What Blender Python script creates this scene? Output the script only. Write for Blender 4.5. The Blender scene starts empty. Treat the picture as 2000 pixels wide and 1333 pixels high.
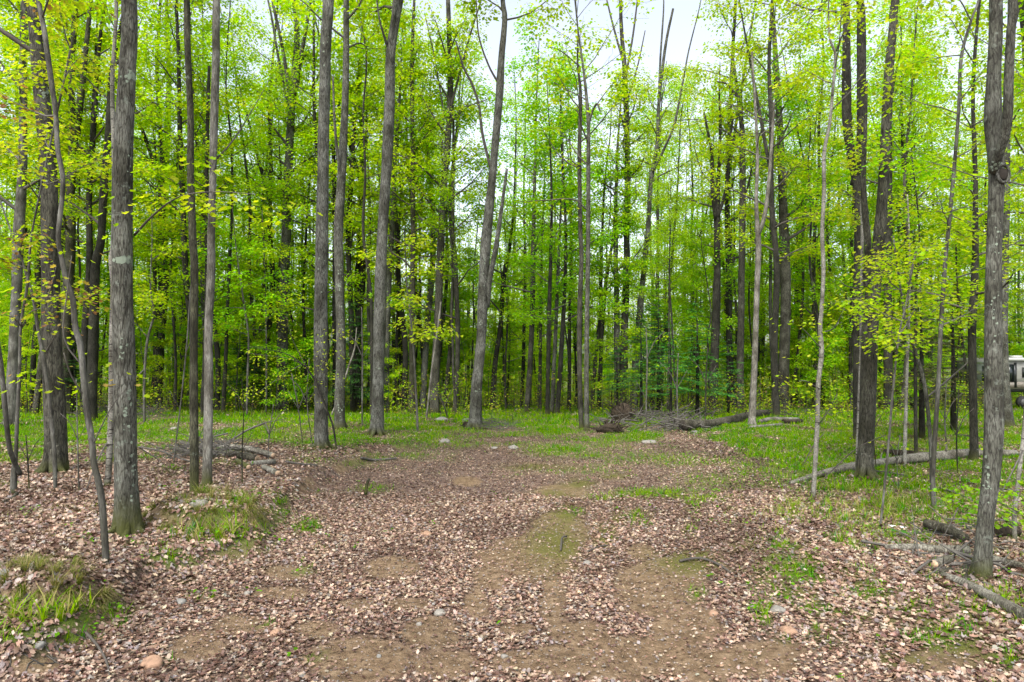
import bpy, math, random
import numpy as np
from mathutils import Vector, Matrix

SC = bpy.context.scene
COL = SC.collection
# ------------------------------------------------------------------ camera, sky, sun, exposure
CAM_H = 2.5
HORIZON = 690.0                                   # row of the horizon in the 2000 x 1333 photograph
FPX = 1333.3
PITCH = math.atan((HORIZON - 666.5) / FPX)
cam = bpy.data.cameras.new("camera")
cam.lens = 24.0; cam.sensor_width = 36.0; cam.clip_start = 0.1; cam.clip_end = 3000.0
cam_o = bpy.data.objects.new("camera", cam); COL.objects.link(cam_o)
cam_o.location = (0, 0, CAM_H); cam_o.rotation_euler = (math.pi / 2 + PITCH, 0, 0)
SC.camera = cam_o

SUN_EL, SUN_ROT = math.radians(52), math.radians(200)
w = bpy.data.worlds.new("World"); SC.world = w; w.use_nodes = True
nt = w.node_tree; nt.nodes.clear()
sky = nt.nodes.new("ShaderNodeTexSky"); sky.sky_type = 'NISHITA'; sky.sun_disc = False
sky.sun_elevation = SUN_EL; sky.sun_rotation = SUN_ROT
sky.air_density = 1.0; sky.dust_density = 3.0; sky.ozone_density = 1.0
hs = nt.nodes.new("ShaderNodeHueSaturation"); hs.inputs['Saturation'].default_value = 0.45
bg = nt.nodes.new("ShaderNodeBackground"); bg.inputs['Strength'].default_value = 0.135
wo = nt.nodes.new("ShaderNodeOutputWorld")
nt.links.new(sky.outputs[0], hs.inputs['Color']); nt.links.new(hs.outputs[0], bg.inputs[0]); nt.links.new(bg.outputs[0], wo.inputs[0])

sl = bpy.data.lights.new("sun", 'SUN'); sl.energy = 1.5; sl.angle = math.radians(18); sl.color = (1.0, 0.96, 0.9)
so = bpy.data.objects.new("sun", sl); COL.objects.link(so)
# Nishita: rotation 0 = +Y, clockwise seen from above
sd = Vector((math.sin(SUN_ROT) * math.cos(SUN_EL), math.cos(SUN_ROT) * math.cos(SUN_EL), math.sin(SUN_EL)))
so.rotation_euler = sd.to_track_quat('Z', 'Y').to_euler()

SC.view_settings.view_transform = 'Standard'; SC.view_settings.look = 'None'
SC.view_settings.exposure = 1.55; SC.view_settings.gamma = 1.0
SC.cycles.max_bounces = 7; SC.cycles.diffuse_bounces = 4; SC.cycles.glossy_bounces = 2
SC.cycles.transmission_bounces = 5; SC.cycles.transparent_max_bounces = 4
SC.cycles.caustics_reflective = False; SC.cycles.caustics_refractive = False
SC.cycles.use_adaptive_sampling = True; SC.cycles.adaptive_threshold = 0.02
SC.cycles.use_denoising = True

RNG = np.random.default_rng(7)
# ------------------------------------------------------------------ noise and terrain
_T = np.random.default_rng(99).random((256, 256))
def vnoise(x, y):
    xi = np.floor(x).astype(int); yi = np.floor(y).astype(int)
    fx = x - xi; fy = y - yi
    fx = fx * fx * (3 - 2 * fx); fy = fy * fy * (3 - 2 * fy)
    a = _T[xi % 256, yi % 256]; b = _T[(xi + 1) % 256, yi % 256]
    c = _T[xi % 256, (yi + 1) % 256]; d = _T[(xi + 1) % 256, (yi + 1) % 256]
    return (a * (1 - fx) + b * fx) * (1 - fy) + (c * (1 - fx) + d * fx) * fy
def fbm(x, y, o=4):
    s = 0; a = 0.5; t = 0
    for i in range(o):
        s = s + a * vnoise(x * 2 ** i + 17.3 * i, y * 2 ** i + 9.1 * i); t += a; a *= 0.5
    return s / t
def sstep(a, b, x):
    t = np.clip((x - a) / (b - a), 0, 1); return t * t * (3 - 2 * t)

# flat-ground world position of a pixel of the photograph
CP, SP = math.cos(PITCH), math.sin(PITCH)
def ray(px, py):
    u = (px - 1000.0) / FPX; v = -(py - 666.5) / FPX
    return np.array([u, CP - v * SP, SP + v * CP])
def flat(px, py, z=0.0):
    r = ray(px, py); t = (CAM_H - z) / -r[2]
    return r[0] * t, r[1] * t
def to_px(x, y, z):
    dz = z - CAM_H
    yc = y * CP + dz * SP; zc = -y * SP + dz * CP
    yc = np.maximum(yc, 0.05)
    return 1000 + FPX * x / yc, 666.5 - FPX * zc / yc

# left bank: a polyline (from the near left corner running away); left of it the ground is higher
BANK = np.array([flat(*p) for p in [(-900, 1500), (40, 1318), (150, 1262), (290, 1135), (500, 1085), (560, 990), (640, 930), (720, 893), (800, 865)]])
def bank_dist(x, y):
    """signed distance to the bank line, positive on the raised left side"""
    best = np.full(np.shape(x), 1e9); sg = np.zeros(np.shape(x))
    for a, b in zip(BANK[:-1], BANK[1:]):
        d = b - a; L = np.hypot(*d); t = np.clip(((x - a[0]) * d[0] + (y - a[1]) * d[1]) / L ** 2, 0, 1)
        qx = x - a[0] - t * d[0]; qy = y - a[1] - t * d[1]; q = np.hypot(qx, qy)
        cr = d[0] * (y - a[1]) - d[1] * (x - a[0])
        m = q < best
        best = np.where(m, q, best); sg = np.where(m, np.sign(cr), sg)
    return best * sg
def bump(x, y, cx, cy, rx, ry, h):
    q = np.sqrt(((x - cx) / rx) ** 2 + ((y - cy) / ry) ** 2 * np.where(y < cy, 1.6, 0.6)) + (fbm(x * 3 + 9, y * 3, 2) - .5) * .35
    return h * (1 - sstep(0.62, 1.0, q)) * (1 - 0.35 * np.clip(q, 0, 1)) + h * .35 * np.exp(-q * q)
HUM = [(flat(400, 1062), 0.74, 0.72, 0.24), (flat(60, 1225), 0.62, 0.40, 0.17)]
def height(x, y):
    x = np.asarray(x, float); y = np.asarray(y, float)
    z = (fbm(x * 0.13 + 5, y * 0.13 + 3, 3) - 0.5) * 0.5 * sstep(3, 16, y) * 0.6
    z = z + (fbm(x * 0.9, y * 0.9, 3) - 0.5) * 0.10
    z = z + (fbm(x * 4.1 + 7, y * 4.1, 2) - 0.5) * 0.03
    bd = bank_dist(x, y)
    fade = 1 - sstep(15, 21, y)
    z = z + (0.24 * sstep(-0.16, 0.18, bd + .25 * (fbm(x * 1.7, y * 1.7 + 5, 3) - .5)) + 0.14 * sstep(0, 2.5, bd)) * fade
    for (c, rx, ry, h) in HUM:
        z = z + bump(x, y, c[0], c[1] + 0.1, rx, ry, h)
    # wheel ruts of the track
    cx = 0.35 + 0.02 * (y - 8); rut = 0
    for s in (-0.8, 0.8):
        rut = rut + np.exp(-((x - cx - s - 0.12 * np.sin(y * 0.3)) / 0.28) ** 2)
    z = z - 0.045 * rut * (1 - sstep(14, 20, y))
    # beyond the clearing the land falls away
    z = z - 0.058 * np.maximum(0, np.sqrt((y - 27) ** 2 + 16) * 0.5 + (y - 27) * 0.5) * (y > 5)
    z = np.where(y > 110, np.maximum(z, -0.058 * 83 - 0.4), z)
    return z
def H(x, y):
    return float(height(np.array([x]), np.array([y]))[0])
_TS = 3.0 * 1.012 ** np.arange(300)
def G(px, py):
    """world point of the ground seen at this pixel"""
    r = ray(px, py); ts = _TS
    for _ in range(3):
        hh = height(r[0] * ts, r[1] * ts) - (CAM_H + r[2] * ts); i = int(np.argmax(hh > 0)); i = max(i, 1)
        a, b = ts[i - 1], ts[i]; ts = np.linspace(a, b, 12)
    p = r * b
    return float(p[0]), float(p[1]), float(CAM_H + p[2])
def at(px, py, Y):
    r = ray(px, py); t = Y / r[1]
    return np.array([r[0] * t, Y, CAM_H + r[2] * t])

# ------------------------------------------------------------------ mesh helpers
def mesh_obj(name, V, faces, mat, parent=None, col=None, smooth=False, uv=None):
    """faces: list of (n, k) int arrays"""
    me = bpy.data.meshes.new(name)
    V = np.ascontiguousarray(V, dtype=np.float32)
    me.vertices.add(len(V)); me.vertices.foreach_set('co', V.ravel())
    faces = [f for f in faces if len(f)]
    loops = np.concatenate([f.ravel() for f in faces]).astype(np.int32)
    tot = np.concatenate([np.full(len(f), f.shape[1]) for f in faces]).astype(np.int32)
    st = np.concatenate([[0], np.cumsum(tot)[:-1]]).astype(np.int32)
    me.loops.add(len(loops)); me.loops.foreach_set('vertex_index', loops)
    me.polygons.add(len(tot)); me.polygons.foreach_set('loop_start', st); me.polygons.foreach_set('loop_total', tot)
    if smooth: me.polygons.foreach_set('use_smooth', np.ones(len(tot), bool))
    me.update(calc_edges=True)
    if col is not None:
        at_ = me.attributes.new('Col', 'FLOAT_COLOR', 'POINT')
        c = np.ones((len(V), 4), np.float32); c[:, :3] = col
        at_.data.foreach_set('color', c.ravel())
    me.materials.append(mat)
    o = bpy.data.objects.new(name, me); COL.objects.link(o)
    if parent is not None: o.parent = parent
    return o
def tag(o, label=None, cat=None, group=None, kind=None):
    if label: o['label'] = label
    if cat: o['category'] = cat
    if group: o['group'] = group
    if kind: o['kind'] = kind
    return o
def empty(name, loc=(0, 0, 0)):
    o = bpy.data.objects.new(name, None); o.empty_display_size = 0.2; COL.objects.link(o); o.location = loc
    return o

class MB:
    """collects tubes and raw faces"""
    def __init__(s): s.V = []; s.F4 = []; s.F3 = []; s.n = 0; s.C = []
    def add(s, V, F4=None, F3=None, c=None):
        V = np.asarray(V, float)
        if F4 is not None and len(F4): s.F4.append(np.asarray(F4) + s.n)
        if F3 is not None and len(F3): s.F3.append(np.asarray(F3) + s.n)
        s.V.append(V); s.n += len(V)
        s.C.append(np.tile(c if c is not None else (1, 1, 1), (len(V), 1)))
    def tube(s, P, R, k=6, cap=True, rough=0.0, seed=0, flare=0.0):
        P = np.asarray(P, float); R = np.asarray(R, float); n = len(P)
        T = np.gradient(P, axis=0); T /= np.linalg.norm(T, axis=1)[:, None] + 1e-9
        ref = np.array([1.0, 0, 0]) if abs(T[0][0]) < 0.8 else np.array([0, 1.0, 0])
        U = np.zeros((n, 3)); u = ref - T[0] * ref.dot(T[0]); u /= np.linalg.norm(u); U[0] = u
        for i in range(1, n):
            u = U[i - 1] - T[i] * U[i - 1].dot(T[i]); U[i] = u / (np.linalg.norm(u) + 1e-9)
        W = np.cross(T, U)
        a = np.linspace(0, 2 * np.pi, k, endpoint=False)
        rr = np.repeat(R[:, None], k, 1)
        if rough > 0:
            L = np.concatenate([[0], np.cumsum(np.linalg.norm(np.diff(P, axis=0), axis=1))])
            A, LL = np.meshgrid(a, L)
            f1 = fbm(np.cos(A) * 3 + 20 + seed * 3.1, np.sin(A) * 3 + LL * 1.1 + 40, 3) - 0.5
            f2 = fbm(np.cos(A) * 1.1 + 60 + seed, np.sin(A) * 1.1 + LL * 0.5 + 11, 2) - 0.5
            rr = rr * (1 + rough * (1.3 * f1 + 1.6 * f2))
            if flare > 0:
                zz = np.exp(-LL / 0.22) * .8 + .10 * np.exp(-LL / .6)
                lob = 0.55 + 0.45 * np.cos(A * 4 + seed * 2.0 + 0.8 * np.sin(A * 2 + seed))
                rr = rr * (1 + flare * zz * lob)
        V = P[:, None, :] + rr[:, :, None] * (np.cos(a)[None, :, None] * U[:, None, :] + np.sin(a)[None, :, None] * W[:, None, :])
        idx = np.arange(n * k).reshape(n, k)
        q = np.stack([idx[:-1], np.roll(idx[:-1], -1, 1), np.roll(idx[1:], -1, 1), idx[1:]], -1).reshape(-1, 4)
        V = V.reshape(-1, 3); F3 = None
        if cap:
            V = np.vstack([V, P[0], P[-1]])
            i0, i1 = n * k, n * k + 1
            lo = np.stack([np.roll(idx[0], -1), idx[0], np.full(k, i0)], -1)
            hi = np.stack([idx[-1], np.roll(idx[-1], -1), np.full(k, i1)], -1)
            F3 = np.vstack([lo, hi])
        s.add(V, q, F3)
    def build(s, name, mat, parent=None, smooth=True, origin=None):
        V = np.vstack(s.V); F = []
        if origin is not None: V = V - np.asarray(origin)
        if s.F4: F.append(np.vstack(s.F4))
        if s.F3: F.append(np.vstack(s.F3))
        return mesh_obj(name, V, F, mat, parent, col=np.vstack(s.C), smooth=smooth)

def smooth_line(P, step):
    """Catmull-Rom through the points (rows: x,y,z,r), resampled to about `step` metres"""
    P = np.asarray(P, float)
    Q = np.vstack([2 * P[0] - P[1], P, 2 * P[-1] - P[-2]]); out = []
    for i in range(1, len(Q) - 2):
        p0, p1, p2, p3 = Q[i - 1:i + 3]; L = np.linalg.norm((p2 - p1)[:3]); m = max(1, int(math.ceil(L / step)))
        t = np.arange(m)[:, None] / m
        out.append(0.5 * (2 * p1 + (p2 - p0) * t + (2 * p0 - 5 * p1 + 4 * p2 - p3) * t ** 2 + (-p0 + 3 * p1 - 3 * p2 + p3) * t ** 3))
    out.append(P[-1:]); return np.vstack(out)

# leaf templates: outline in the xy plane, stem at origin, tip towards +y
def fan(out, zc=-0.05, curl=0.0):
    out = np.array(out, float); V = np.zeros((len(out) + 1, 3)); V[1:, :2] = out
    V[1:, 2] = curl * (out[:, 0] ** 2 * 1.0 + (out[:, 1] - 0.5) ** 2 * 0.8)
    V[0] = (0, 0.42, zc); k = len(out)
    F = np.array([(0, 1 + i, 1 + (i + 1) % k) for i in range(k)]); return V, F
MAPLE = fan([(0, 0), (0.28, 0.02), (0.22, 0.22), (0.56, 0.42), (0.26, 0.52), (0.30, 0.78), (0.0, 1.0), (-0.30, 0.78), (-0.26, 0.52), (-0.56, 0.42), (-0.22, 0.22), (-0.28, 0.02)], -0.06, 0.35)
SIMPLE = fan([(0, 0), (0.36, 0.25), (0.34, 0.62), (0, 1.0), (-0.36, 0.62), (-0.34, 0.25)], -0.05, 0.3)
KITE = (np.array([(0, 0, 0), (0.46, 0.42, 0.10), (0, 1.0, -0.05), (-0.46, 0.42, 0.10)]), np.array([(0, 1, 2), (0, 2, 3)]))
NEEDLE = (np.array([(-0.12, 0, 0), (0.12, 0, 0), (0.02, 1.0, -0.03)]), np.array([(0, 1, 2)]))
def leaves_mesh(tmpl, P, size, az, tilt, tdir, col, curl=None, twist=None):
    """many copies of a template. az: heading, tilt: lean angle, tdir: direction of lean"""
    TV, TF = tmpl; n = len(P); m = len(TV)
    v = np.repeat(TV[None], n, 0).copy()
    if curl is not None: v[:, :, 2] *= curl[:, None]
    v *= size[:, None, None]
    ca, sa = np.cos(az)[:, None], np.sin(az)[:, None]
    x = v[:, :, 0] * ca - v[:, :, 1] * sa; y = v[:, :, 0] * sa + v[:, :, 1] * ca; z = v[:, :, 2]
    # lean about horizontal axis k = (cos tdir, sin tdir, 0)
    kx, ky = np.cos(tdir)[:, None], np.sin(tdir)[:, None]; ct, st = np.cos(tilt)[:, None], np.sin(tilt)[:, None]
    dot = kx * x + ky * y
    cx, cy, cz = ky * z, -kx * z, kx * y - ky * x
    X = x * ct + cx * st + kx * dot * (1 - ct); Y = y * ct + cy * st + ky * dot * (1 - ct); Z = z * ct + cz * st
    V = np.stack([X, Y, Z], -1) + P[:, None, :]
    F = (TF[None] + (np.arange(n) * m)[:, None, None]).reshape(-1, TF.shape[1])
    return V.reshape(-1, 3), F, np.repeat(col, m, 0)

# ------------------------------------------------------------------ materials
def new_mat(name):
    m = bpy.data.materials.new(name); m.use_nodes = True; t = m.node_tree; t.nodes.clear()
    out = t.nodes.new("ShaderNodeOutputMaterial"); return m, t, out
def N(t, typ, **kw):
    n = t.nodes.new(typ)
    for k, v in kw.items():
        if hasattr(n, k): setattr(n, k, v)
        else: n.inputs[k.replace('_', ' ')].default_value = v
    return n
def ramp(t, fac, stops):
    r = t.nodes.new("ShaderNodeValToRGB"); e = r.color_ramp.elements
    while len(e) < len(stops): e.new(0.5)
    for el, (p, c) in zip(e, stops): el.position = p; el.color = (*c, 1) if len(c) == 3 else c
    t.links.new(fac, r.inputs[0]); return r.outputs[0]
def mixc(t, f, a, b, mode='MIX'):
    m = t.nodes.new("ShaderNodeMix"); m.data_type = 'RGBA'; m.blend_type = mode
    for s, v in ((m.inputs[0], f), (m.inputs[6], a), (m.inputs[7], b)):
        if hasattr(v, 'links'): t.links.new(v, s)
        else: s.default_value = v if isinstance(v, (int, float)) else (*v, 1)
    return m.outputs[2]
def math_(t, op, a, b=0.0, clamp=False):
    m = t.nodes.new("ShaderNodeMath"); m.operation = op; m.use_clamp = clamp
    for s, v in zip(m.inputs, (a, b)):
        if hasattr(v, 'links'): t.links.new(v, s)
        else: s.default_value = v
    return m.outputs[0]

def bark_mat(name, light, dark, lichen=0.25, moss=0.0, scale=1.0, birch=False, bumpd=0.03, ridge=1.0, lich_col=(0.26, 0.30, 0.25)):
    m, t, out = new_mat(name); L = t.links
    tc = N(t, "ShaderNodeTexCoord"); oi = N(t, "ShaderNodeObjectInfo")
    off = N(t, "ShaderNodeVectorMath", operation='ADD'); L.new(tc.outputs['Object'], off.inputs[0])
    cmb = N(t, "ShaderNodeCombineXYZ"); rs = math_(t, 'MULTIPLY', oi.outputs['Random'], 50.0); L.new(rs, cmb.inputs[2]); L.new(rs, cmb.inputs[0])
    L.new(cmb.outputs[0], off.inputs[1])
    mp = N(t, "ShaderNodeMapping"); mp.inputs['Scale'].default_value = (scale * 1.0, scale * 1.0, scale * (0.17 if not birch else 1.0))
    L.new(off.outputs[0], mp.inputs[0])
    n1 = N(t, "ShaderNodeTexNoise"); n1.inputs['Scale'].default_value = 46; n1.inputs['Detail'].default_value = 9; n1.inputs['Roughness'].default_value = 0.72; n1.inputs['Distortion'].default_value = 0.9
    L.new(mp.outputs[0], n1.inputs['Vector'])
    vo = N(t, "ShaderNodeTexVoronoi", feature='DISTANCE_TO_EDGE'); vo.inputs['Scale'].default_value = 34
    L.new(mp.outputs[0], vo.inputs['Vector'])
    n2 = N(t, "ShaderNodeTexNoise"); n2.inputs['Scale'].default_value = 2.2; n2.inputs['Detail'].default_value = 4; L.new(off.outputs[0], n2.inputs['Vector'])
    n3 = N(t, "ShaderNodeTexNoise"); n3.inputs['Scale'].default_value = 9; n3.inputs['Detail'].default_value = 6; n3.inputs['Roughness'].default_value = 0.7; L.new(off.outputs[0], n3.inputs['Vector'])
    crack = ramp(t, vo.outputs['Distance'], [(0.0, (0, 0, 0)), (0.13, (1, 1, 1))])
    f = math_(t, 'MULTIPLY_ADD', n1.outputs[0], 0.6); t.nodes[-1].inputs[2].default_value = 0.0
    mixf = math_(t, 'ADD', math_(t, 'MULTIPLY', n1.outputs[0], 0.88), math_(t, 'MULTIPLY', crack, 0.12 * ridge))
    c = ramp(t, mixf, [(0.30, tuple(0.30 * v for v in dark)), (0.44, tuple(0.72 * v for v in dark)), (0.62, tuple(0.80 * v * k for v, k in zip(light, (0.90, 0.93, 0.88))))])
    big = ramp(t, n2.outputs[0], [(0.36, (0.50, 0.49, 0.43)), (0.64, (1.25, 1.25, 1.25))])
    c = mixc(t, 1.0, c, big, 'MULTIPLY')
    n5 = N(t, "ShaderNodeTexNoise"); n5.inputs['Scale'].default_value = 5.5; n5.inputs['Detail'].default_value = 7; n5.inputs['Roughness'].default_value = 0.75
    mp5 = N(t, "ShaderNodeMapping"); mp5.inputs['Scale'].default_value = (1.6, 1.6, 0.6); L.new(off.outputs[0], mp5.inputs[0]); L.new(mp5.outputs[0], n5.inputs['Vector'])
    pt = ramp(t, n5.outputs[0], [(0.36, (0.42, 0.40, 0.34)), (0.47, (0.95, 0.95, 0.93)), (0.60, (1.3, 1.32, 1.28))]); c = mixc(t, 0.85, c, pt, 'MULTIPLY')
    if lichen > 0:
        lf = ramp(t, n3.outputs[0], [(0.67 - 0.13 * lichen, (0, 0, 0)), (0.73 - 0.10 * lichen, (1, 1, 1))])
        c = mixc(t, math_(t, 'MULTIPLY', lf, math_(t, 'ADD', math_(t, 'MULTIPLY', n1.outputs[0], 0.9), -0.05, True)), c, lich_col)
    if birch:
        mp2 = N(t, "ShaderNodeMapping"); mp2.inputs['Scale'].default_value = (3.0, 3.0, 14.0); L.new(off.outputs[0], mp2.inputs[0])
        n4 = N(t, "ShaderNodeTexNoise"); n4.inputs['Scale'].default_value = 1.6; n4.inputs['Detail'].default_value = 3; L.new(mp2.outputs[0], n4.inputs['Vector'])
        bf = ramp(t, n4.outputs[0], [(0.60, (0, 0, 0)), (0.66, (1, 1, 1))]); c = mixc(t, bf, c, (0.035, 0.03, 0.026))
    if moss > 0:
        sx = N(t, "ShaderNodeSeparateXYZ"); L.new(tc.outputs['Object'], sx.inputs[0])
        mf = math_(t, 'SUBTRACT', 1.0, math_(t, 'DIVIDE', sx.outputs[2], moss), True)
        mf = math_(t, 'MULTIPLY', mf, math_(t, 'MULTIPLY', n3.outputs[0], 2.4), True)
        c = mixc(t, mf, c, (0.055, 0.06, 0.015))
    b = N(t, "ShaderNodeBsdfPrincipled"); L.new(c, b.inputs['Base Color']); b.inputs['Roughness'].default_value = 0.9
    b.inputs['Specular IOR Level'].default_value = 0.25
    bm = N(t, "ShaderNodeBump"); bm.inputs['Distance'].default_value = bumpd; bm.inputs['Strength'].default_value = 0.9
    L.new(mixf, bm.inputs['Height']); L.new(bm.outputs[0], b.inputs['Normal']); L.new(b.outputs[0], out.inputs[0])
    return m

def leaf_mat(name, trans=0.5, gloss=0.04, objvar=0.12):
    m, t, out = new_mat(name); L = t.links
    a = N(t, "ShaderNodeAttribute"); a.attribute_name = 'Col'; oi = N(t, "ShaderNodeObjectInfo")
    hsv = N(t, "ShaderNodeHueSaturation"); L.new(a.outputs['Color'], hsv.inputs['Color'])
    hv = math_(t, 'ADD', math_(t, 'MULTIPLY', oi.outputs['Random'], 0.014), 0.496); L.new(hv, hsv.inputs['Hue'])
    vv = math_(t, 'ADD', math_(t, 'MULTIPLY', oi.outputs['Random'], objvar * 2), 1 - objvar); L.new(vv, hsv.inputs['Value'])
    d = N(t, "ShaderNodeBsdfDiffuse"); L.new(hsv.outputs[0], d.inputs['Color'])
    tr = N(t, "ShaderNodeBsdfTranslucent")
    tcx = mixc(t, 1.0, hsv.outputs[0], (1.5, 1.5, 0.7), 'MULTIPLY'); L.new(tcx, tr.inputs['Color'])
    mx = N(t, "ShaderNodeMixShader"); mx.inputs[0].default_value = trans; L.new(d.outputs[0], mx.inputs[1]); L.new(tr.outputs[0], mx.inputs[2])
    g = N(t, "ShaderNodeBsdfGlossy"); g.inputs['Roughness'].default_value = 0.45
    m2 = N(t, "ShaderNodeMixShader"); m2.inputs[0].default_value = gloss; L.new(mx.outputs[0], m2.inputs[1]); L.new(g.outputs[0], m2.inputs[2])
    L.new(m2.outputs[0], out.inputs[0]); return m

def plain(name, c, rough=0.7, metallic=0.0, noise=0.15, scale=6.0):
    m, t, out = new_mat(name); L = t.links
    tc = N(t, "ShaderNodeTexCoord"); n = N(t, "ShaderNodeTexNoise"); n.inputs['Scale'].default_value = scale; n.inputs['Detail'].default_value = 5
    L.new(tc.outputs['Object'], n.inputs['Vector'])
    cc = ramp(t, n.outputs[0], [(0.3, tuple(v * (1 - noise) for v in c)), (0.7, tuple(v * (1 + noise) for v in c))])
    b = N(t, "ShaderNodeBsdfPrincipled"); L.new(cc, b.inputs['Base Color']); b.inputs['Roughness'].default_value = rough; b.inputs['Metallic'].default_value = metallic
    L.new(b.outputs[0], out.inputs[0]); return m
def rock_mat(name, c):
    m, t, out = new_mat(name); L = t.links
    tc = N(t, "ShaderNodeTexCoord"); n = N(t, "ShaderNodeTexNoise"); n.inputs['Scale'].default_value = 14; n.inputs['Detail'].default_value = 8; n.inputs['Roughness'].default_value = 0.7
    L.new(tc.outputs['Object'], n.inputs['Vector'])
    cc = ramp(t, n.outputs[0], [(0.3, tuple(v * 0.5 for v in c)), (0.5, c), (0.72, tuple(min(1, v * 1.25) for v in c))])
    b = N(t, "ShaderNodeBsdfPrincipled"); L.new(cc, b.inputs['Base Color']); b.inputs['Roughness'].default_value = 0.85
    bm = N(t, "ShaderNodeBump"); bm.inputs['Distance'].default_value = 0.01; L.new(n.outputs[0], bm.inputs['Height']); L.new(bm.outputs[0], b.inputs['Normal'])
    L.new(b.outputs[0], out.inputs[0]); return m

M = dict(
    grey=bark_mat('bark_grey', (0.195, 0.192, 0.180), (0.055, 0.053, 0.047), 0.15, 0.25),
    lichen=bark_mat('bark_lichened', (0.165, 0.162, 0.145), (0.055, 0.052, 0.044), 0.75, 0.3),
    brown=bark_mat('bark_brown', (0.118, 0.110, 0.092), (0.032, 0.030, 0.024), 0.1, 0.3),
    dark=bark_mat('bark_dark', (0.060, 0.056, 0.046), (0.018, 0.017, 0.013), 0.12, 0.3),
    mossy=bark_mat('bark_mossy', (0.185, 0.18, 0.165), (0.05, 0.047, 0.038), 0.6, 0.5),
    olive=bark_mat('bark_olive', (0.11, 0.105, 0.072), (0.035, 0.033, 0.022), 0.4, 0.5),
    smooth=bark_mat('bark_smooth_grey', (0.20, 0.195, 0.18), (0.11, 0.105, 0.095), 0.2, 0.1, scale=0.6, bumpd=0.006, ridge=0.2),
    pale=bark_mat('bark_pale_spotted', (0.33, 0.32, 0.30), (0.15, 0.14, 0.125), 0.6, 0.35, bumpd=0.008, ridge=0.3, lich_col=(0.10, 0.10, 0.08)),
    birch=bark_mat('bark_birch', (0.46, 0.445, 0.415), (0.24, 0.225, 0.205), 0.2, 0.15, birch=True, bumpd=0.004, ridge=0.1, lich_col=(0.55, 0.53, 0.5)),
    deadwood=bark_mat('dead_wood', (0.33, 0.31, 0.285), (0.15, 0.135, 0.12), 0.0, 0.0, bumpd=0.008, ridge=0.6),
    logbark=bark_mat('log_bark', (0.31, 0.285, 0.255), (0.095, 0.082, 0.07), 0.3, 0.0, bumpd=0.012),
    logdark=bark_mat('log_bark_dark', (0.13, 0.115, 0.09), (0.03, 0.026, 0.02), 0.35, 0.0, bumpd=0.02),
    rotten=bark_mat('rotten_wood', (0.09, 0.066, 0.048), (0.025, 0.017, 0.012), 0.0, 0.0, bumpd=0.03),
    cutwood=plain('cut_wood', (0.42, 0.29, 0.19), 0.85, noise=0.25, scale=20),
    hollow=plain('hollow_shade', (0.02, 0.015, 0.01), 0.95),  # near-black colour painted for the shade inside openings
    twig=plain('twig_bark', (0.06, 0.052, 0.043), 0.9, noise=0.3),
    palet=plain('pale_twig', (0.088, 0.08, 0.069), 0.9, noise=0.3),
    leaf=leaf_mat('spring_leaf', 0.55, 0.02), needle=leaf_mat('fir_needle', 0.15, 0.05, 0.15),
    grass=leaf_mat('grass_blade', 0.40, 0.0, 0.0), litter=leaf_mat('dry_leaf', 0.08, 0.05, 0.0),
    rockw=rock_mat('rock_pale', (0.20, 0.185, 0.16)), rockg=rock_mat('rock_grey', (0.17, 0.165, 0.15)), rocko=rock_mat('rock_ochre', (0.27, 0.165, 0.105)),
)

# ------------------------------------------------------------------ ground cover maps (evaluated at world points)
GB = np.array([(-600, 900), (0, 885), (200, 880), (300, 862), (600, 862), (700, 872), (800, 862), (900, 846), (1000, 850), (1100, 868), (1200, 862), (1300, 868), (1400, 885), (1450, 905), (1500, 935), (1600, 985), (1700, 1025), (1800, 1045), (1900, 1075), (2000, 1120), (2700, 1350)])
TUFTS = [(500, 850, 120, 14, .7), (330, 850, 120, 16, .7), (1650, 920, 170, 45, .7), (1850, 990, 150, 70, .7), (1600, 1000, 70, 20, .5), (1330, 900, 60, 12, .5), (1150, 890, 50, 7, .5), (900, 870, 40, 6, .5), (1095, 880, 60, 12, .8), (1270, 965, 70, 8, .9), (1380, 975, 60, 8, .7), (1180, 975, 30, 7, .8), (1250, 1012, 22, 14, .8), (1355, 985, 20, 25, .6), (1345, 1040, 22, 14, .5), (600, 1030, 28, 14, 1.), (420, 1030, 95, 48, 1.0), (340, 1090, 60, 22, .8), (470, 985, 60, 25, .6), (90, 1200, 110, 36, .95), (40, 1240, 90, 30, .8), (232, 1200, 22, 22, 1.), (150, 1245, 40, 20, .8), (540, 1010, 35, 20, .6), (545, 980, 15, 15, .7), (1490, 1195, 22, 30, .8), (1590, 1235, 16, 12, .6), (1590, 1190, 14, 22, .6), (1520, 1065, 40, 14, .5), (1570, 1095, 30, 10, .6), (1700, 1150, 30, 12, .6), (1780, 1190, 50, 14, .7), (1860, 1235, 60, 16, .8), (1930, 1200, 60, 40, .35), (1820, 1125, 22, 14, .9), (1960, 1165, 70, 32, 1.0), (1890, 1130, 30, 18, .8), (1985, 1290, 40, 30, .6), (1830, 1110, 24, 14, .8), (1765, 1000, 60, 22, .6), (1880, 1010, 60, 22, .6), (1550, 1000, 40, 25, .6), (1130, 1000, 18, 8, .5), (440, 905, 60, 8, .3), (330, 920, 30, 10, .4), (800, 890, 40, 6, .5), (700, 905, 30, 8, .4), (610, 900, 40, 10, .4), (1150, 920, 60, 6, .35), (1400, 940, 80, 20, .35), (1450, 1010, 60, 20, .3), (130, 1000, 60, 15, .25), (170, 1060, 60, 15, .3), (1360, 1160, 18, 12, .5), (1470, 1150, 18, 10, .5), (160, 1105, 30, 12, .5), (60, 1010, 60, 15, .3)]
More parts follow.
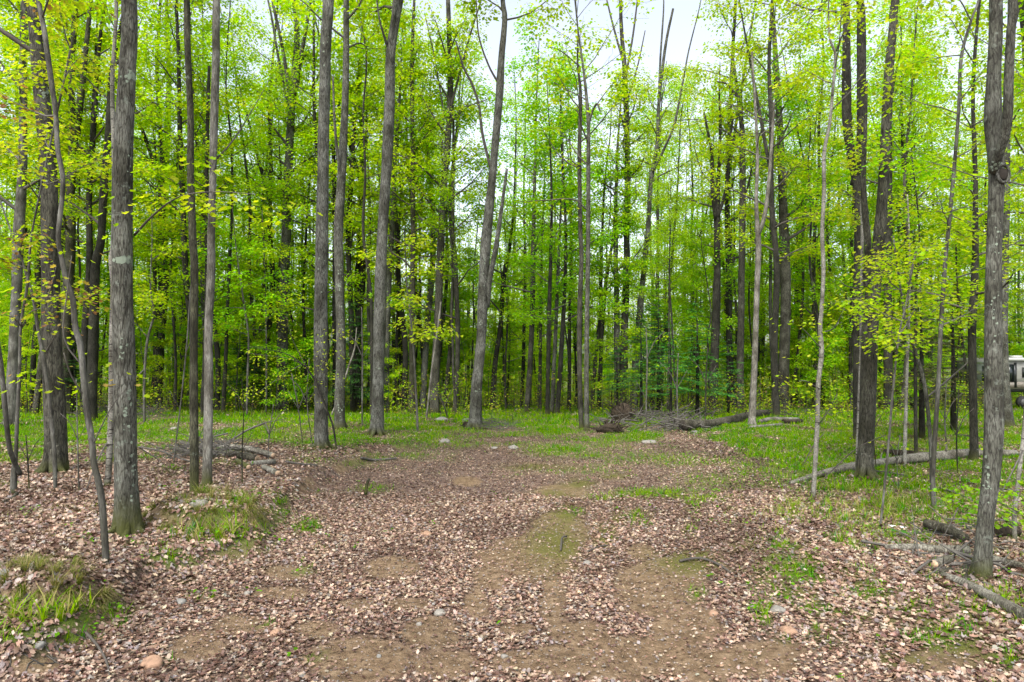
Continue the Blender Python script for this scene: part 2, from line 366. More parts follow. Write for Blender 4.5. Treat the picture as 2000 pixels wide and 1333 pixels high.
MOSS = [(1105, 1000, 30, 25), (1130, 945, 34, 12), (1210, 1010, 24, 20), (1600, 1095, 45, 12), (1670, 1130, 45, 14), (1740, 1165, 45, 15), (1810, 1200, 50, 17), (1880, 1240, 50, 18), (1950, 1285, 50, 20), (1500, 1130, 40, 14), (1560, 1160, 40, 12), (1640, 1230, 40, 14), (1750, 1290, 60, 18), (1450, 1070, 40, 12), (1085, 1060, 55, 45), (1075, 970, 40, 12), (1350, 1095, 70, 25), (1060, 912, 70, 7), (1180, 1050, 25, 35), (1200, 930, 30, 6), (380, 1110, 60, 16), (360, 1140, 20, 12), (60, 1250, 90, 30), (1600, 1120, 110, 18), (1800, 1210, 160, 24), (1900, 1260, 120, 20), (1560, 1075, 80, 18), (1330, 970, 90, 8), (640, 870, 60, 7)]
BARE = [(1030, 1090, 100, 55), (1090, 1040, 70, 40), (912, 941, 30, 11), (1290, 1150, 95, 70), (1200, 1290, 260, 50), (850, 1235, 70, 35), (700, 1290, 110, 50), (390, 1265, 60, 35), (470, 1220, 60, 22), (770, 1110, 60, 25), (560, 1120, 50, 20), (1100, 960, 60, 14), (960, 1130, 40, 30), (1340, 1230, 90, 50), (550, 1160, 60, 16), (1850, 1290, 80, 30), (1480, 1290, 120, 40), (800, 1180, 50, 15), (60, 1300, 70, 22), (1010, 1230, 40, 14), (440, 1085, 50, 12), (1080, 1180, 30, 60), (930, 1180, 30, 40), (1380, 1310, 60, 40), (620, 1230, 50, 20), (880, 1300, 80, 30), (1130, 1240, 70, 30), (700, 1180, 40, 14), (1250, 1080, 30, 20)]
def blobs(px, py, L):
    s = np.zeros(np.shape(px))
    for b in L:
        a = b[4] if len(b) > 4 else 1.0
        s = np.maximum(s, a * np.exp(-(((px - b[0]) / b[2]) ** 2 + ((py - b[1]) / b[3]) ** 2) * 0.9))
    return s
def cover(x, y):
    """returns grass, moss, bare amounts 0..1 at world points"""
    z = height(x, y); px, py = to_px(x, y, z)
    inb = y > 1.0
    n1 = fbm(x * 0.8 + 3, y * 0.8 + 8, 4); n2 = fbm(x * 2.5 + 30, y * 2.5 + 1, 3); n3 = fbm(x * 0.35 + 13, y * 0.35, 3)
    lim = np.interp(px, GB[:, 0], GB[:, 1])
    d = (lim - py) / np.maximum(1, (py - HORIZON)) * 7    # about scaled to row depth
    edge = sstep(-1.6, 2.2, d + (n1 - 0.5) * 6.5)
    far = sstep(0.0, 1.6, d)
    right = sstep(1480, 1750, px) * (1 - sstep(20, 26, y))
    g = edge * (0.55 + 0.5 * far) * (1 - 0.25 * right) * (0.22 + 1.25 * sstep(0.32, 0.60, n2 * 0.55 + n1 * 0.45))
    tf = blobs(px, py, TUFTS) * (0.65 + 1.1 * n2)
    g = np.clip(np.maximum(g, tf), 0, 1)
    g = np.where(inb, g, 0.1)
    g = np.where(y > 30, g * 0.8, g)
    moss = np.clip(blobs(px, py, MOSS) * (0.35 + 1.5 * n2), 0, 1) * inb
    bare = blobs(px, py, BARE); bare = sstep(0.32, 0.62, bare * (0.55 + 0.95 * n2)) * inb
    near = (1 - sstep(4.0, 6.0, y)); bare = np.maximum(bare, near * sstep(0.5, 0.6, n1) * 0.8 * (np.abs(x) < 4))
    r2 = sstep(1380, 1560, px) * sstep(980, 1040, py); g = np.maximum(g, sstep(.50, .68, n2 * .6 + n1 * .4) * r2 * inb * .8)
    l2 = (1 - sstep(560, 700, px)) * sstep(900, 960, py); g = np.maximum(g, sstep(.66, .78, n2) * l2 * inb * .6)
    # bare earth shows on the steep bank face
    bd = bank_dist(x, y); face = np.exp(-((bd + .25 * (fbm(x * 1.7, y * 1.7 + 5, 3) - .5) - 0.02) / 0.12) ** 2) * sstep(0.41, 0.54, n1 * .5 + n2 * .5) * (y < 19)
    bare = np.maximum(bare, face)
    fr = np.zeros(np.shape(x))
    moss = moss * (1 - .75 * np.exp(-(bd / .25) ** 2))
    for (c_, rx_, ry_, h_) in HUM:
        q_ = np.sqrt(((x - c_[0]) / rx_) ** 2 + ((y - c_[1] - .1) / ry_) ** 2 * 1.6)
        fr = np.maximum(fr, np.exp(-((q_ - .92) / .16) ** 2) * (y < c_[1] - .05))
    bare = np.maximum(bare, fr); g = g * (1 - .8 * fr)
    return g, moss, np.clip(bare * (1 - 0.6 * g), 0, 1)

# ------------------------------------------------------------------ ground sheet
def axis(lo, hi, c, w_, fine, grow):
    a = [c]
    while a[-1] < hi:
        a.append(a[-1] + fine * (1 + max(0, (a[-1] - w_)) * grow))
    b = [c]
    while b[-1] > lo:
        b.append(b[-1] - fine * (1 + max(0, (-(b[-1]) - w_)) * grow))
    return np.array(sorted(set(b + a)))
def build_ground():
    xs = axis(-600, 600, 0, 9, 0.06, 0.28)
    ys = [4.0]
    while ys[-1] < 900: ys.append(ys[-1] + 0.05 * (1 + max(0, ys[-1] - 9) * 0.16))
    yb = [4.0]
    while yb[-1] > -200: yb.append(yb[-1] - 0.12 * (1 + max(0, 2 - yb[-1]) * 0.5))
    ys = np.array(sorted(set(ys + yb)))
    X, Y = np.meshgrid(xs, ys); nx, ny = len(xs), len(ys)
    x, y = X.ravel(), Y.ravel(); z = height(x, y)
    g, mo, ba = cover(x, y)
    i = np.arange(nx * ny).reshape(ny, nx)
    q = np.stack([i[:-1, :-1], i[:-1, 1:], i[1:, 1:], i[1:, :-1]], -1).reshape(-1, 4)
    m, t, out = new_mat('forest_floor'); L = t.links
    a = N(t, "ShaderNodeAttribute"); a.attribute_name = 'Col'; sp = N(t, "ShaderNodeSeparateColor"); L.new(a.outputs['Color'], sp.inputs[0])
    tc = N(t, "ShaderNodeTexCoord")
    def noise(s, d=5, r=0.6):
        n = N(t, "ShaderNodeTexNoise"); n.inputs['Scale'].default_value = s; n.inputs['Detail'].default_value = d; n.inputs['Roughness'].default_value = r
        L.new(tc.outputs['Object'], n.inputs['Vector']); return n.outputs[0]
    soil = ramp(t, noise(9, 8, 0.7), [(0.3, (0.075, 0.048, 0.027)), (0.5, (0.19, 0.128, 0.076)), (0.7, (0.31, 0.225, 0.145))])
    vp = N(t, "ShaderNodeTexVoronoi"); vp.inputs['Scale'].default_value = 30; L.new(tc.outputs['Object'], vp.inputs['Vector'])
    peb = ramp(t, vp.outputs['Distance'], [(0.10, (1, 1, 1)), (0.16, (0, 0, 0))])
    soil = mixc(t, math_(t, 'MULTIPLY', peb, 0.35), soil, (0.33, 0.27, 0.21))
    vl = N(t, "ShaderNodeTexVoronoi"); vl.inputs['Scale'].default_value = 17; vl.inputs['Randomness'].default_value = 1.0; L.new(tc.outputs['Object'], vl.inputs['Vector'])
    lit = ramp(t, N_sep(t, vl.outputs['Color']), [(0.0, (0.05, 0.03, 0.024)), (0.35, (0.11, 0.07, 0.054)), (0.65, (0.18, 0.125, 0.098)), (1.0, (0.27, 0.205, 0.165))])
    lit = mixc(t, 0.4, lit, mixc(t, noise(60, 4), (0.03, 0.02, 0.015), (0.3, 0.2, 0.16)))
    gr = mixc(t, noise(25, 5), (0.035, 0.075, 0.003), (0.12, 0.23, 0.005))
    gr = mixc(t, math_(t, 'MULTIPLY', noise(6, 3), 0.35), gr, (0.09, 0.07, 0.02))
    ms = mixc(t, noise(12, 6), (0.055, 0.06, 0.012), (0.16, 0.16, 0.03))
    c = mixc(t, sp.outputs[2], lit, soil)
    c = mixc(t, math_(t, 'MULTIPLY', sp.outputs[1], 0.85), c, ms)
    c = mixc(t, sp.outputs[0], c, gr)
    b = N(t, "ShaderNodeBsdfPrincipled"); L.new(c, b.inputs['Base Color']); b.inputs['Roughness'].default_value = 0.95; b.inputs['Specular IOR Level'].default_value = 0.15
    bm = N(t, "ShaderNodeBump"); bm.inputs['Distance'].default_value = 0.035; bm.inputs['Strength'].default_value = 1.0
    L.new(math_(t, 'ADD', noise(40, 6, 0.7), math_(t, 'MULTIPLY', peb, 0.5)), bm.inputs['Height']); L.new(bm.outputs[0], b.inputs['Normal'])
    L.new(b.outputs[0], out.inputs[0])
    o = mesh_obj('ground', np.stack([x, y, z], -1), [q], m, col=np.stack([g * 0.95, mo, ba], -1), smooth=True)
    tag(o, 'forest floor of earth, leaf litter and moss', None, None, 'structure')
def N_sep(t, sock):
    s = N(t, "ShaderNodeSeparateColor"); t.links.new(sock, s.inputs[0]); return s.outputs[0]
build_ground()

def scatter(n, y0, y1, spread=0.86, pad=1.0):
    """points over the visible wedge, evenly per unit of ground"""
    u = RNG.random(n); y = np.sqrt(y0 ** 2 + u * (y1 ** 2 - y0 ** 2)); x = (RNG.random(n) * 2 - 1) * (y * spread + pad)
    return x, y
def ground_normal_tilt(x, y):
    e = 0.06
    return (height(x + e, y) - height(x - e, y)) / (2 * e), (height(x, y + e) - height(x, y - e)) / (2 * e)

# ------------------------------------------------------------------ leaf litter (uncountable)
LIT = np.array([(0.61, 0.43, 0.315), (0.49, 0.325, 0.23), (0.375, 0.23, 0.16), (0.265, 0.15, 0.11), (0.19, 0.10, 0.075), (0.13, 0.07, 0.055), (0.40, 0.34, 0.31), (0.52, 0.42, 0.33), (0.68, 0.52, 0.38), (0.30, 0.24, 0.225)])
def build_litter():
    VV, FF, CC, n0 = [], [], [], 0
    for (n, y0, y1, tm, s0, s1) in ((290000, 3.6, 12.5, MAPLE, 0.028, 0.085), (300000, 12.5, 27, SIMPLE, 0.032, 0.075), (16000, 27, 50, SIMPLE, 0.10, 0.18)):
        x, y = scatter(n, y0, y1, 0.82, 1.2)
        g, mo, ba = cover(x, y)
        cl = fbm(x * 1.1 + 50, y * 1.1 + 20, 3); cl2 = fbm(x * 5 + 50, y * 5 + 20, 2)
        rightg = sstep(1480, 1700, to_px(x, y, height(x, y))[0])
        bdl = bank_dist(x, y); road = (1 - sstep(-0.5, 0.5, bdl)) * (1 - sstep(-.6, .8, x - (2.4 + .12 * y)))
        dens = (1 - 0.86 * ba) * (1 - (0.72 - 0.20 * rightg) * np.clip(g * 1.25, 0, 1)) * (1 - 0.7 * mo) * (0.5 + 1.1 * cl) * (0.75 + 0.5 * cl2)
        hx, hy = ground_normal_tilt(x, y); sl_ = np.hypot(hx, hy); dens *= (sl_ < 1.3); hx = hx * np.minimum(1, .55 / np.maximum(sl_, .01)); hy = hy * np.minimum(1, .55 / np.maximum(sl_, .01))
        k = RNG.random(n) < dens; x, y, ba, cl, road, hx, hy = x[k], y[k], ba[k], cl[k], road[k], hx[k], hy[k]; n = len(x)
        z = height(x, y) + 0.003 + RNG.random(n) * 0.022
        # tone drifts between drifts of fresh tan and older purplish-brown leaves
        tone = fbm(x * 0.7 + 80, y * 0.7, 3) + RNG.normal(0, 0.16, n)
        w_ = RNG.random((n, 1)) * 0.5
        i1 = np.clip(((1 - tone) * 9).astype(int) % 10, 0, 9)
        ci = np.where(RNG.random(n) < 0.55, RNG.choice([0, 1, 2, 3, 8], n), RNG.choice([3, 4, 5, 6, 7, 9, 2, 4], n))
        dark_more = (tone < 0.42) & (RNG.random(n) < 0.4); ci = np.where(dark_more, RNG.choice([4, 5, 3, 9]), ci)
        c = LIT[ci] * (0.43 + 0.27 * RNG.random((n, 1))) * (0.72 + 0.42 * sstep(.3, .65, tone))[:, None] * (1 + RNG.normal(0, 0.04, (n, 3)))
        tilt = np.abs(RNG.normal(0, 0.30, n)); tilt = np.where(RNG.random(n) < 0.10, tilt + 0.6, tilt)
        V, F, C = leaves_mesh(tm, np.stack([x, y, z], -1), (s0 + (s1 - s0) * RNG.random(n) ** 1.3) * (0.88 - .30 * road * (.6 + .4 * RNG.random(n))) * (1 - .3 * ba), RNG.random(n) * 6.283, tilt, RNG.random(n) * 6.283, c, curl=RNG.normal(0.6, 1.9, n))
        m = len(tm[0]); idx = np.repeat(np.arange(n), m)
        V[:, 2] += hx[idx] * (V[:, 0] - x[idx]) + hy[idx] * (V[:, 1] - y[idx])
        low = V[:, 2].reshape(n, m).min(1) - height(x, y); V[:, 2] -= np.repeat(np.minimum(low, 0.0) - 0.002 + np.maximum(low - 0.02, 0), m)
        VV.append(V); FF.append(F + n0); CC.append(C); n0 += len(V)
    o = mesh_obj('leaf_litter', np.vstack(VV), [np.vstack(FF)], M['litter'], col=np.vstack(CC))
    tag(o, 'dry tan and purple-brown maple leaves covering the track and woodland floor', None, None, 'stuff')
build_litter()

# ------------------------------------------------------------------ grass and low green plants (uncountable)
BLADE = (np.array([(-0.05, 0, 0), (0.05, 0, 0), (0.045, 0.10, 0.45), (-0.03, 0.10, 0.45), (0.0, 0.34, 0.85)]), None)
def build_grass():
    VV, F4, F3, CC, n0 = [], [], [], [], 0
    for (n, y0, y1, s, wd, clump) in ((170000, 4.0, 12.5, 0.13, 0.5, 0.45), (260000, 12.5, 24, 0.14, 0.85, 0.7), (170000, 24, 44, 0.18, 1.4, 0.9)):
        x, y = scatter(n, y0, y1, 0.82, 1.0)
        # gather blades into clumps
        cs = 0.13; jx = np.floor(x / cs); jy = np.floor(y / cs)
        rx = _T[(jx.astype(int)) % 256, (jy.astype(int)) % 256]; ry = _T[(jx.astype(int) + 91) % 256, (jy.astype(int) + 17) % 256]
        x = x * clump + (1 - clump) * (jx + rx) * cs; y = y * clump + (1 - clump) * (jy + ry) * cs
        g, mo, ba = cover(x, y)
        k = RNG.random(n) < np.clip(g * 1.15 - 0.05, 0, 1) * (0.4 + 0.6 * (rx > 0.35)); x, y, g, rx = x[k], y[k], g[k], rx[k]; n = len(x)
        z = height(x, y) - 0.005
        px, py = to_px(x, y, z)
        dry = sstep(0.1, 1.0, blobs(px, py, [(420, 1040, 110, 50), (90, 1200, 120, 50), (1650, 1000, 200, 60)]))
        tone = fbm(x * 0.6, y * 0.6 + 40, 3)[:, None] + RNG.normal(0, 0.15, (n, 1))
        c = np.where(tone > 0.5, (0.19, 0.30, 0.003), (0.12, 0.24, 0.003)) * (0.75 + 0.5 * RNG.random((n, 1)))
        c = np.where(RNG.random((n, 1)) < 0.07 + 0.42 * dry[:, None], np.array((0.30, 0.27, 0.10)) * (0.7 + 0.5 * RNG.random((n, 1))), c)
        deep = (rx > 0.86)[:, None]; c = np.where(deep, c * (0.45, 0.85, 1.2), c)
        ht = s * (0.45 + 0.8 * RNG.random(n)) * (0.6 + 0.6 * g) * (1 + 1.1 * dry)
        B = BLADE[0].copy(); m = 5
        v = np.repeat(B[None], n, 0); v[:, :, 0] *= wd; v[:, :, 1] *= (0.3 + 2.2 * RNG.random((n, 1))); v[:, :, 2] *= (0.9 - 0.35 * RNG.random((n, 1)) * (1 + dry[:, None]))
        v *= ht[:, None, None]; az = RNG.random(n) * 6.283
        X = v[:, :, 0] * np.cos(az)[:, None] - v[:, :, 1] * np.sin(az)[:, None]; Y = v[:, :, 0] * np.sin(az)[:, None] + v[:, :, 1] * np.cos(az)[:, None]
        V = np.stack([X + x[:, None], Y + y[:, None], v[:, :, 2] + z[:, None]], -1).reshape(-1, 3)
        b = (np.arange(n) * m)[:, None] + n0
        F4.append(np.hstack([b, b + 1, b + 2, b + 3])); F3.append(np.hstack([b + 3, b + 2, b + 4]))
        VV.append(V); CC.append(np.repeat(c, m, 0)); n0 += len(V)
    for (cx_, cy_), rx_, ry_, h_ in HUM:
        n = 8500; a = RNG.random(n) * 6.283; q = np.sqrt(RNG.random(n)) * 0.93
        x = cx_ + np.cos(a) * q * rx_ * 1.05; y = cy_ + .1 + np.sin(a) * q * ry_ * .95
        cs = .11; jx = np.floor(x / cs).astype(int); jy = np.floor(y / cs).astype(int); x = x * .4 + .6 * (jx + _T[jx % 256, jy % 256]) * cs; y = y * .4 + .6 * (jy + _T[(jx + 9) % 256, jy % 256]) * cs
        keep = (_T[(jx + 33) % 256, (jy + 5) % 256] > .38); x, y, a, q, jx, jy = x[keep], y[keep], a[keep], q[keep], jx[keep], jy[keep]; n = len(x); z = height(x, y) - .01
        ht = (.07 + .13 * RNG.random(n)) * (.45 + _T[(jx + 71) % 256, (jy + 15) % 256]); B = BLADE[0].copy(); v = np.repeat(B[None], n, 0); v[:, :, 0] *= .28; v[:, :, 1] *= (1.0 + 2.4 * RNG.random((n, 1))); v[:, :, 2] *= (1.0 - .55 * RNG.random((n, 1)))
        edge_ = (q > .72)[:, None]; v[:, 4, 2] = np.where(edge_[:, 0], v[:, 4, 2] * .1 - .25, v[:, 4, 2]); v *= ht[:, None, None]
        az = np.where(q > .6, a - math.pi / 2 + RNG.normal(0, .5, n), RNG.random(n) * 6.283)
        X = v[:, :, 0] * np.cos(az)[:, None] - v[:, :, 1] * np.sin(az)[:, None]; Y = v[:, :, 0] * np.sin(az)[:, None] + v[:, :, 1] * np.cos(az)[:, None]
        V = np.stack([X + x[:, None], Y + y[:, None], v[:, :, 2] + z[:, None]], -1).reshape(-1, 3); b = (np.arange(n) * 5)[:, None] + n0
        c = np.where(RNG.random((n, 1)) < .42 + .4 * _T[(jx + 3) % 256, (jy + 45) % 256][:, None], np.array((.32, .27, .13)), np.array((.14, .22, .01))) * (.45 + .6 * RNG.random((n, 1)))
        F4.append(np.hstack([b, b + 1, b + 2, b + 3])); F3.append(np.hstack([b + 3, b + 2, b + 4])); VV.append(V); CC.append(np.repeat(c, 5, 0)); n0 += len(V)
    o = mesh_obj('grass', np.vstack(VV), [np.vstack(F4), np.vstack(F3)], M['grass'], col=np.vstack(CC))
    tag(o, 'bright fresh green grass among the trees and on the mossy bank', None, None, 'stuff')
    # low broad-leaved seedlings
    x, y = scatter(26000, 4.5, 28, 0.8, 1); g, mo, ba = cover(x, y)
    k = RNG.random(len(x)) < g * 0.55 + 0.012 * (1 - ba); x, y = x[k], y[k]
    P, n = [], len(x); r = 4
    xx = np.repeat(x, r) + RNG.normal(0, 0.035, n * r); yy = np.repeat(y, r) + RNG.normal(0, 0.035, n * r)
    zz = np.repeat(height(x, y), r) + 0.03 + 0.07 * RNG.random(n * r); n = n * r
    c = np.array((0.11, 0.25, 0.01)) * (0.6 + 0.6 * RNG.random((n, 1)))
    V, F, C = leaves_mesh(KITE, np.stack([xx, yy, zz], -1), 0.022 + 0.03 * RNG.random(n), RNG.random(n) * 6.28, np.abs(RNG.normal(0, 0.45, n)), RNG.random(n) * 6.28, c)
    o = mesh_obj('ground_plants', V, [F], M['grass'], col=C)
    tag(o, 'low broad-leaved green seedlings sprouting through grass and dry leaves', None, None, 'stuff')
build_grass()

# ------------------------------------------------------------------ woodland plants: wood and leaf generators
YG = [(0.33, 0.45, 0.004), (0.27, 0.43, 0.004), (0.38, 0.47, 0.008), (0.22, 0.39, 0.004)]
PAL = dict(
    green=[(0.23, 0.42, 0.004), (0.18, 0.39, 0.004), (0.28, 0.44, 0.004), (0.15, 0.36, 0.004)],
    yellow=YG + [(0.40, 0.47, 0.012)],
    gold=[(0.38, 0.46, 0.012), (0.42, 0.44, 0.03), (0.30, 0.43, 0.006)],
    rust=[(0.30, 0.22, 0.05), (0.36, 0.36, 0.03), (0.24, 0.12, 0.06), (0.32, 0.40, 0.010), (0.30, 0.42, 0.006), (0.30, 0.42, 0.006)],
    far=[(0.30, 0.47, 0.003), (0.24, 0.44, 0.003), (0.36, 0.49, 0.004)],
)
def leaf_arrays(anch, per, spread, size, pal, rng, tmpl, flat_=0.22, droop=0.45):
    """anch (n,3) spray centres -> leaf mesh arrays"""
    anch = np.asarray(anch); n = len(anch)
    cnt = rng.poisson(per, n); idx = np.repeat(np.arange(n), cnt); m = len(idx)
    spr = spread * (0.6 + 0.8 * rng.random(n))
    a = rng.random(m) * 6.283; r = np.sqrt(rng.random(m)) * spr[idx]
    off = np.stack([np.cos(a) * r, np.sin(a) * r, rng.normal(0, 1, m) * spr[idx] * flat_ - 0.25 * r ** 2 / np.maximum(spr[idx], .1)], -1)
    P = anch[idx] + off
    tone = rng.random(n); pal = np.array(pal)
    ci = (tone[idx] * len(pal) * 0.7 + rng.random(m) * len(pal) * 0.6).astype(int) % len(pal)
    c = pal[ci] * (0.72 + 0.5 * rng.random((m, 1))) * (0.85 + 0.3 * tone[idx])[:, None]
    az = a - math.pi / 2 + rng.normal(0, 0.5, m)
    tilt = droop * (0.35 + rng.random(m) * 1.3); tdir = az + rng.normal(0, 0.35, m)
    s = size * (0.6 + 0.7 * rng.random(m))
    # lean so that the tip hangs: rotate about the leaf's own x axis, negative
    return leaves_mesh(tmpl, P, s, az, -tilt, tdir, c, curl=rng.normal(1.0, 0.6, m))

def limb(mb, start, az, el, L, r0, rng, anchors, depth=0, bend=0.25, k=5, leafy=1.0, twigs=6, step=5, tw_el=0.25):
    P = [np.array(start, float)]; d_az, d_el = az, el
    for i in range(step):
        d_az += rng.normal(0, 0.22); d_el += rng.normal(0, 0.12) + bend * (0.10 if depth == 0 else -0.05)
        d = np.array([math.cos(d_az) * math.cos(d_el), math.sin(d_az) * math.cos(d_el), math.sin(d_el)])
        P.append(P[-1] + d * L / step)
    P = np.array(P); R = r0 * (1 - 0.82 * np.linspace(0, 1, len(P)))
    mb.tube(P, np.maximum(R, 0.003), k, cap=False)
    if depth == 0:
        for j in range(twigs):
            f = 0.25 + 0.75 * (j + rng.random()) / twigs; i = min(int(f * step), step - 1); q = P[i] + (P[i + 1] - P[i]) * (f * step - i)
            sgn = 1 if j % 2 else -1
            limb(mb, q, d_az + sgn * (0.5 + 0.6 * rng.random()), tw_el * rng.random() + 0.02, L * (0.28 + 0.25 * rng.random()) * (1.15 - 0.5 * f), r0 * 0.4 * (1.1 - 0.6 * f), rng, anchors, 1, k=4, step=3, leafy=leafy)
        for q in P[-2:]: anchors.append(q)
    else:
        for f in (0.45, 0.75, 1.0):
            if rng.random() < leafy:
                i = min(int(f * step), step - 1); q = P[i] + (P[i + 1] - P[i]) * (f * step - i)
                anchors.append(q)

def line_at(P, h):
    """point, radius on the trunk polyline P (x,y,z,r) at height z=h"""
    z = P[:, 2]; return np.array([np.interp(h, z, P[:, 0]), np.interp(h, z, P[:, 1]), h]), float(np.interp(h, z, P[:, 3]))

def crown_wood(mb, P, rng, h0, h1, n, L, anchors, leafy=1.0, el=(0.35, 0.9), twigs=6, rs=0.42, tw_el=0.3):
    az = rng.random() * 6.28
    for i in range(n):
        f = (i + rng.random() * 0.8) / n; h = h0 + (h1 - h0) * f
        q, r = line_at(P, h); az += 2.4 + rng.normal(0, 0.4)
        e = el[0] + (el[1] - el[0]) * f + rng.normal(0, 0.1)
        l = L * (0.55 + 0.6 * rng.random()) * (1.1 - 0.45 * f)
        limb(mb, q, az, e, l, min(max(r * rs, 0.012), 0.09), rng, anchors, twigs=twigs, leafy=leafy, tw_el=tw_el)

def copy_tree(root):
    r = root.copy(); COL.objects.link(r)
    for ch in root.children:
        c = ch.copy(); COL.objects.link(c); c.parent = r
    return r

# hand-placed trees: pts = (px, py, width_px) from base upwards, in the photograph
def tree(name, pts, bark, label, cat='tree', group=None, height_=18.0, crown=(None, 12, 3.6), pal='yellow', per=9, lsize=0.10, spread=0.34, forks=(), limbs=(),
         leafy=1.0, flare=0.5, seed=1, D=None, base_sink=0.12, sides=None, low=(0, 0, 0, 0), tmpl=None, el=(0.45, 1.0), step=None, bare=False, twig_mat=None):
    rng = np.random.default_rng(seed * 31 + 5)
    bx, by, bz = G(pts[0][0], pts[0][1])
    if D is not None:
        q = at(pts[0][0], pts[0][1], D); bx, by, bz = q[0], D, H(q[0], D)
    D = by
    Q = []; drift = 0.0
    for (px, py, wd) in pts:
        p = at(px, py, D); Q.append([p[0], p[1], p[2], wd * D / FPX / 2 * (.88 if D < 15 else .93)])
    Q = np.array(Q); Q[0, 2] = min(Q[0, 2], bz) - base_sink
    top = Q[-1]
    root_z = bz
    if top[2] < root_z + height_:
        d = Q[-1, :3] - Q[-2, :3]; d = d / np.linalg.norm(d); need = root_z + height_ - top[2]; m = max(2, int(need / 2.5))
        for i in range(m):
            d = d + np.array([rng.normal(0, 0.05), rng.normal(0, 0.05), 0.08]); d /= np.linalg.norm(d)
            p = Q[-1, :3] + d * need / m; Q = np.vstack([Q, [*p, max(0.015, top[3] * (1 - 0.85 * (i + 1) / m))]])
    near = D < 14.5
    st = step or (0.06 if near else 0.14 if D < 24 else 0.4); k = sides or (28 if near and Q[0, 3] > 0.1 else 14 if Q[0, 3] > 0.08 else 9)
    # fine steps only where the picture looks
    S = smooth_line(Q, st if D < 24 else 0.3)
    S[:, 1] += 0.10 * np.sin(np.linspace(0, 5, len(S)) + seed) * min(1, Q[0, 3] * 8)
    origin = np.array([bx, by, bz])
    root = empty(name, origin); tag(root, label, cat, group)
    mb = MB(); mb.tube(S[:, :3], S[:, 3], k, rough=0.16 if Q[0, 3] > 0.08 else 0.12, seed=seed, flare=flare)
    if Q[0, 3] > 0.075 and D < 26 and flare > 0:
        nr = 6; b0 = np.array([bx, by, bz])
        for j in range(nr):
            a = 6.283 * (j + rng.uniform(-.3, .3)) / nr + seed; R_ = Q[1, 3]; d = np.array([math.cos(a), math.sin(a), 0]); Lr = R_ * rng.uniform(2.0, 3.1)
            e = b0 + d * Lr; e[2] = H(e[0], e[1]) - .03; m_ = b0 + d * R_ * 1.25; m_[2] = H(m_[0], m_[1]) + R_ * .35
            Z = smooth_line(np.array([[*(b0 + d * R_ * .35 + (0, 0, R_ * rng.uniform(2.2, 3.4))), R_ * .42], [*(b0 + d * R_ * .72 + (0, 0, R_ * 1.1)), R_ * .40], [*m_, R_ * .32], [*e, R_ * .12]]), .04); mb.tube(Z[:, :3], Z[:, 3], 9, rough=.2, seed=seed + j)
    for fk in forks:
        W = [];
        for (px, py, wd) in fk:
            p = at(px, py, D - 0.15 - 0.02 * abs(px - fk[0][0])); W.append([*p, wd * D / FPX / 2])
        W = np.array(W); W[0, 1] = D
        d = W[-1, :3] - W[-2, :3]; d /= np.linalg.norm(d)
        if fk[-1][1] < 60 or fk[-1][2] > 6:
            for i in range(3): W = np.vstack([W, [*(W[-1, :3] + d * 1.1 + rng.normal(0, 0.12, 3)), W[-1, 3] * 0.62]])
        F_ = smooth_line(W, st); mb.tube(F_[:, :3], F_[:, 3], max(8, k // 2), rough=0.12, seed=seed + 3)
    mb.build('trunk', M[bark], root, origin=origin)
    anchors = []; mw = MB(); mw_used = False
    if D < 17: lsize *= .74; per *= 1.75; spread *= 1.08
    if D > 20: lsize = max(lsize, 0.118); per = per * 2.1; spread = spread * 1.4
    if not bare:
        h0 = crown[0] if crown[0] is not None else root_z + height_ * 0.42
        crown_wood(mw, S, rng, h0, root_z + height_ * 0.97, crown[1], crown[2], anchors, leafy, el); mw_used = True
    if low[0]:
        crown_wood(mw, S, rng, root_z + low[1], root_z + low[2], low[0], low[3], anchors, leafy, (0.15, 0.5), twigs=4, rs=0.5, tw_el=0.15); mw_used = True
    for lm in limbs:          # pixel polylines: (pts, leaf sprays)
        lp, lv = lm[0], lm[1]; dy = lm[2] if len(lm) > 2 else -0.4
        W = np.array([[*at(px, py, D + dy * i / (len(lp) - 1)), wd * D / FPX / 2] for i, (px, py, wd) in enumerate(lp)])
        F_ = smooth_line(W, 0.15); mw.tube(F_[:, :3], np.maximum(F_[:, 3], 0.004), 5, rough=0.1); mw_used = True
        if lv:
            for j in range(lv):
                q = F_[int(len(F_) * (0.3 + 0.69 * rng.random()))]
                anchors.append(q[:3] + rng.normal(0, 1, 3) * (0.22, 0.35, 0.10))
    if mw_used and mw.n: mw.build('branches', M[twig_mat or ('twig' if bark in ('dark', 'brown', 'olive') else 'palet' if bark in ('birch', 'deadwood', 'smooth') else 'twig')], root, origin=origin)
    if anchors and per > 0:
        V, F, C = leaf_arrays(anchors, per, spread, lsize, PAL[pal], rng, tmpl or (MAPLE if D < 16 else KITE))
        if len(V): mesh_obj('crown', V - origin, [F], M['leaf'], root, col=C)
    return root

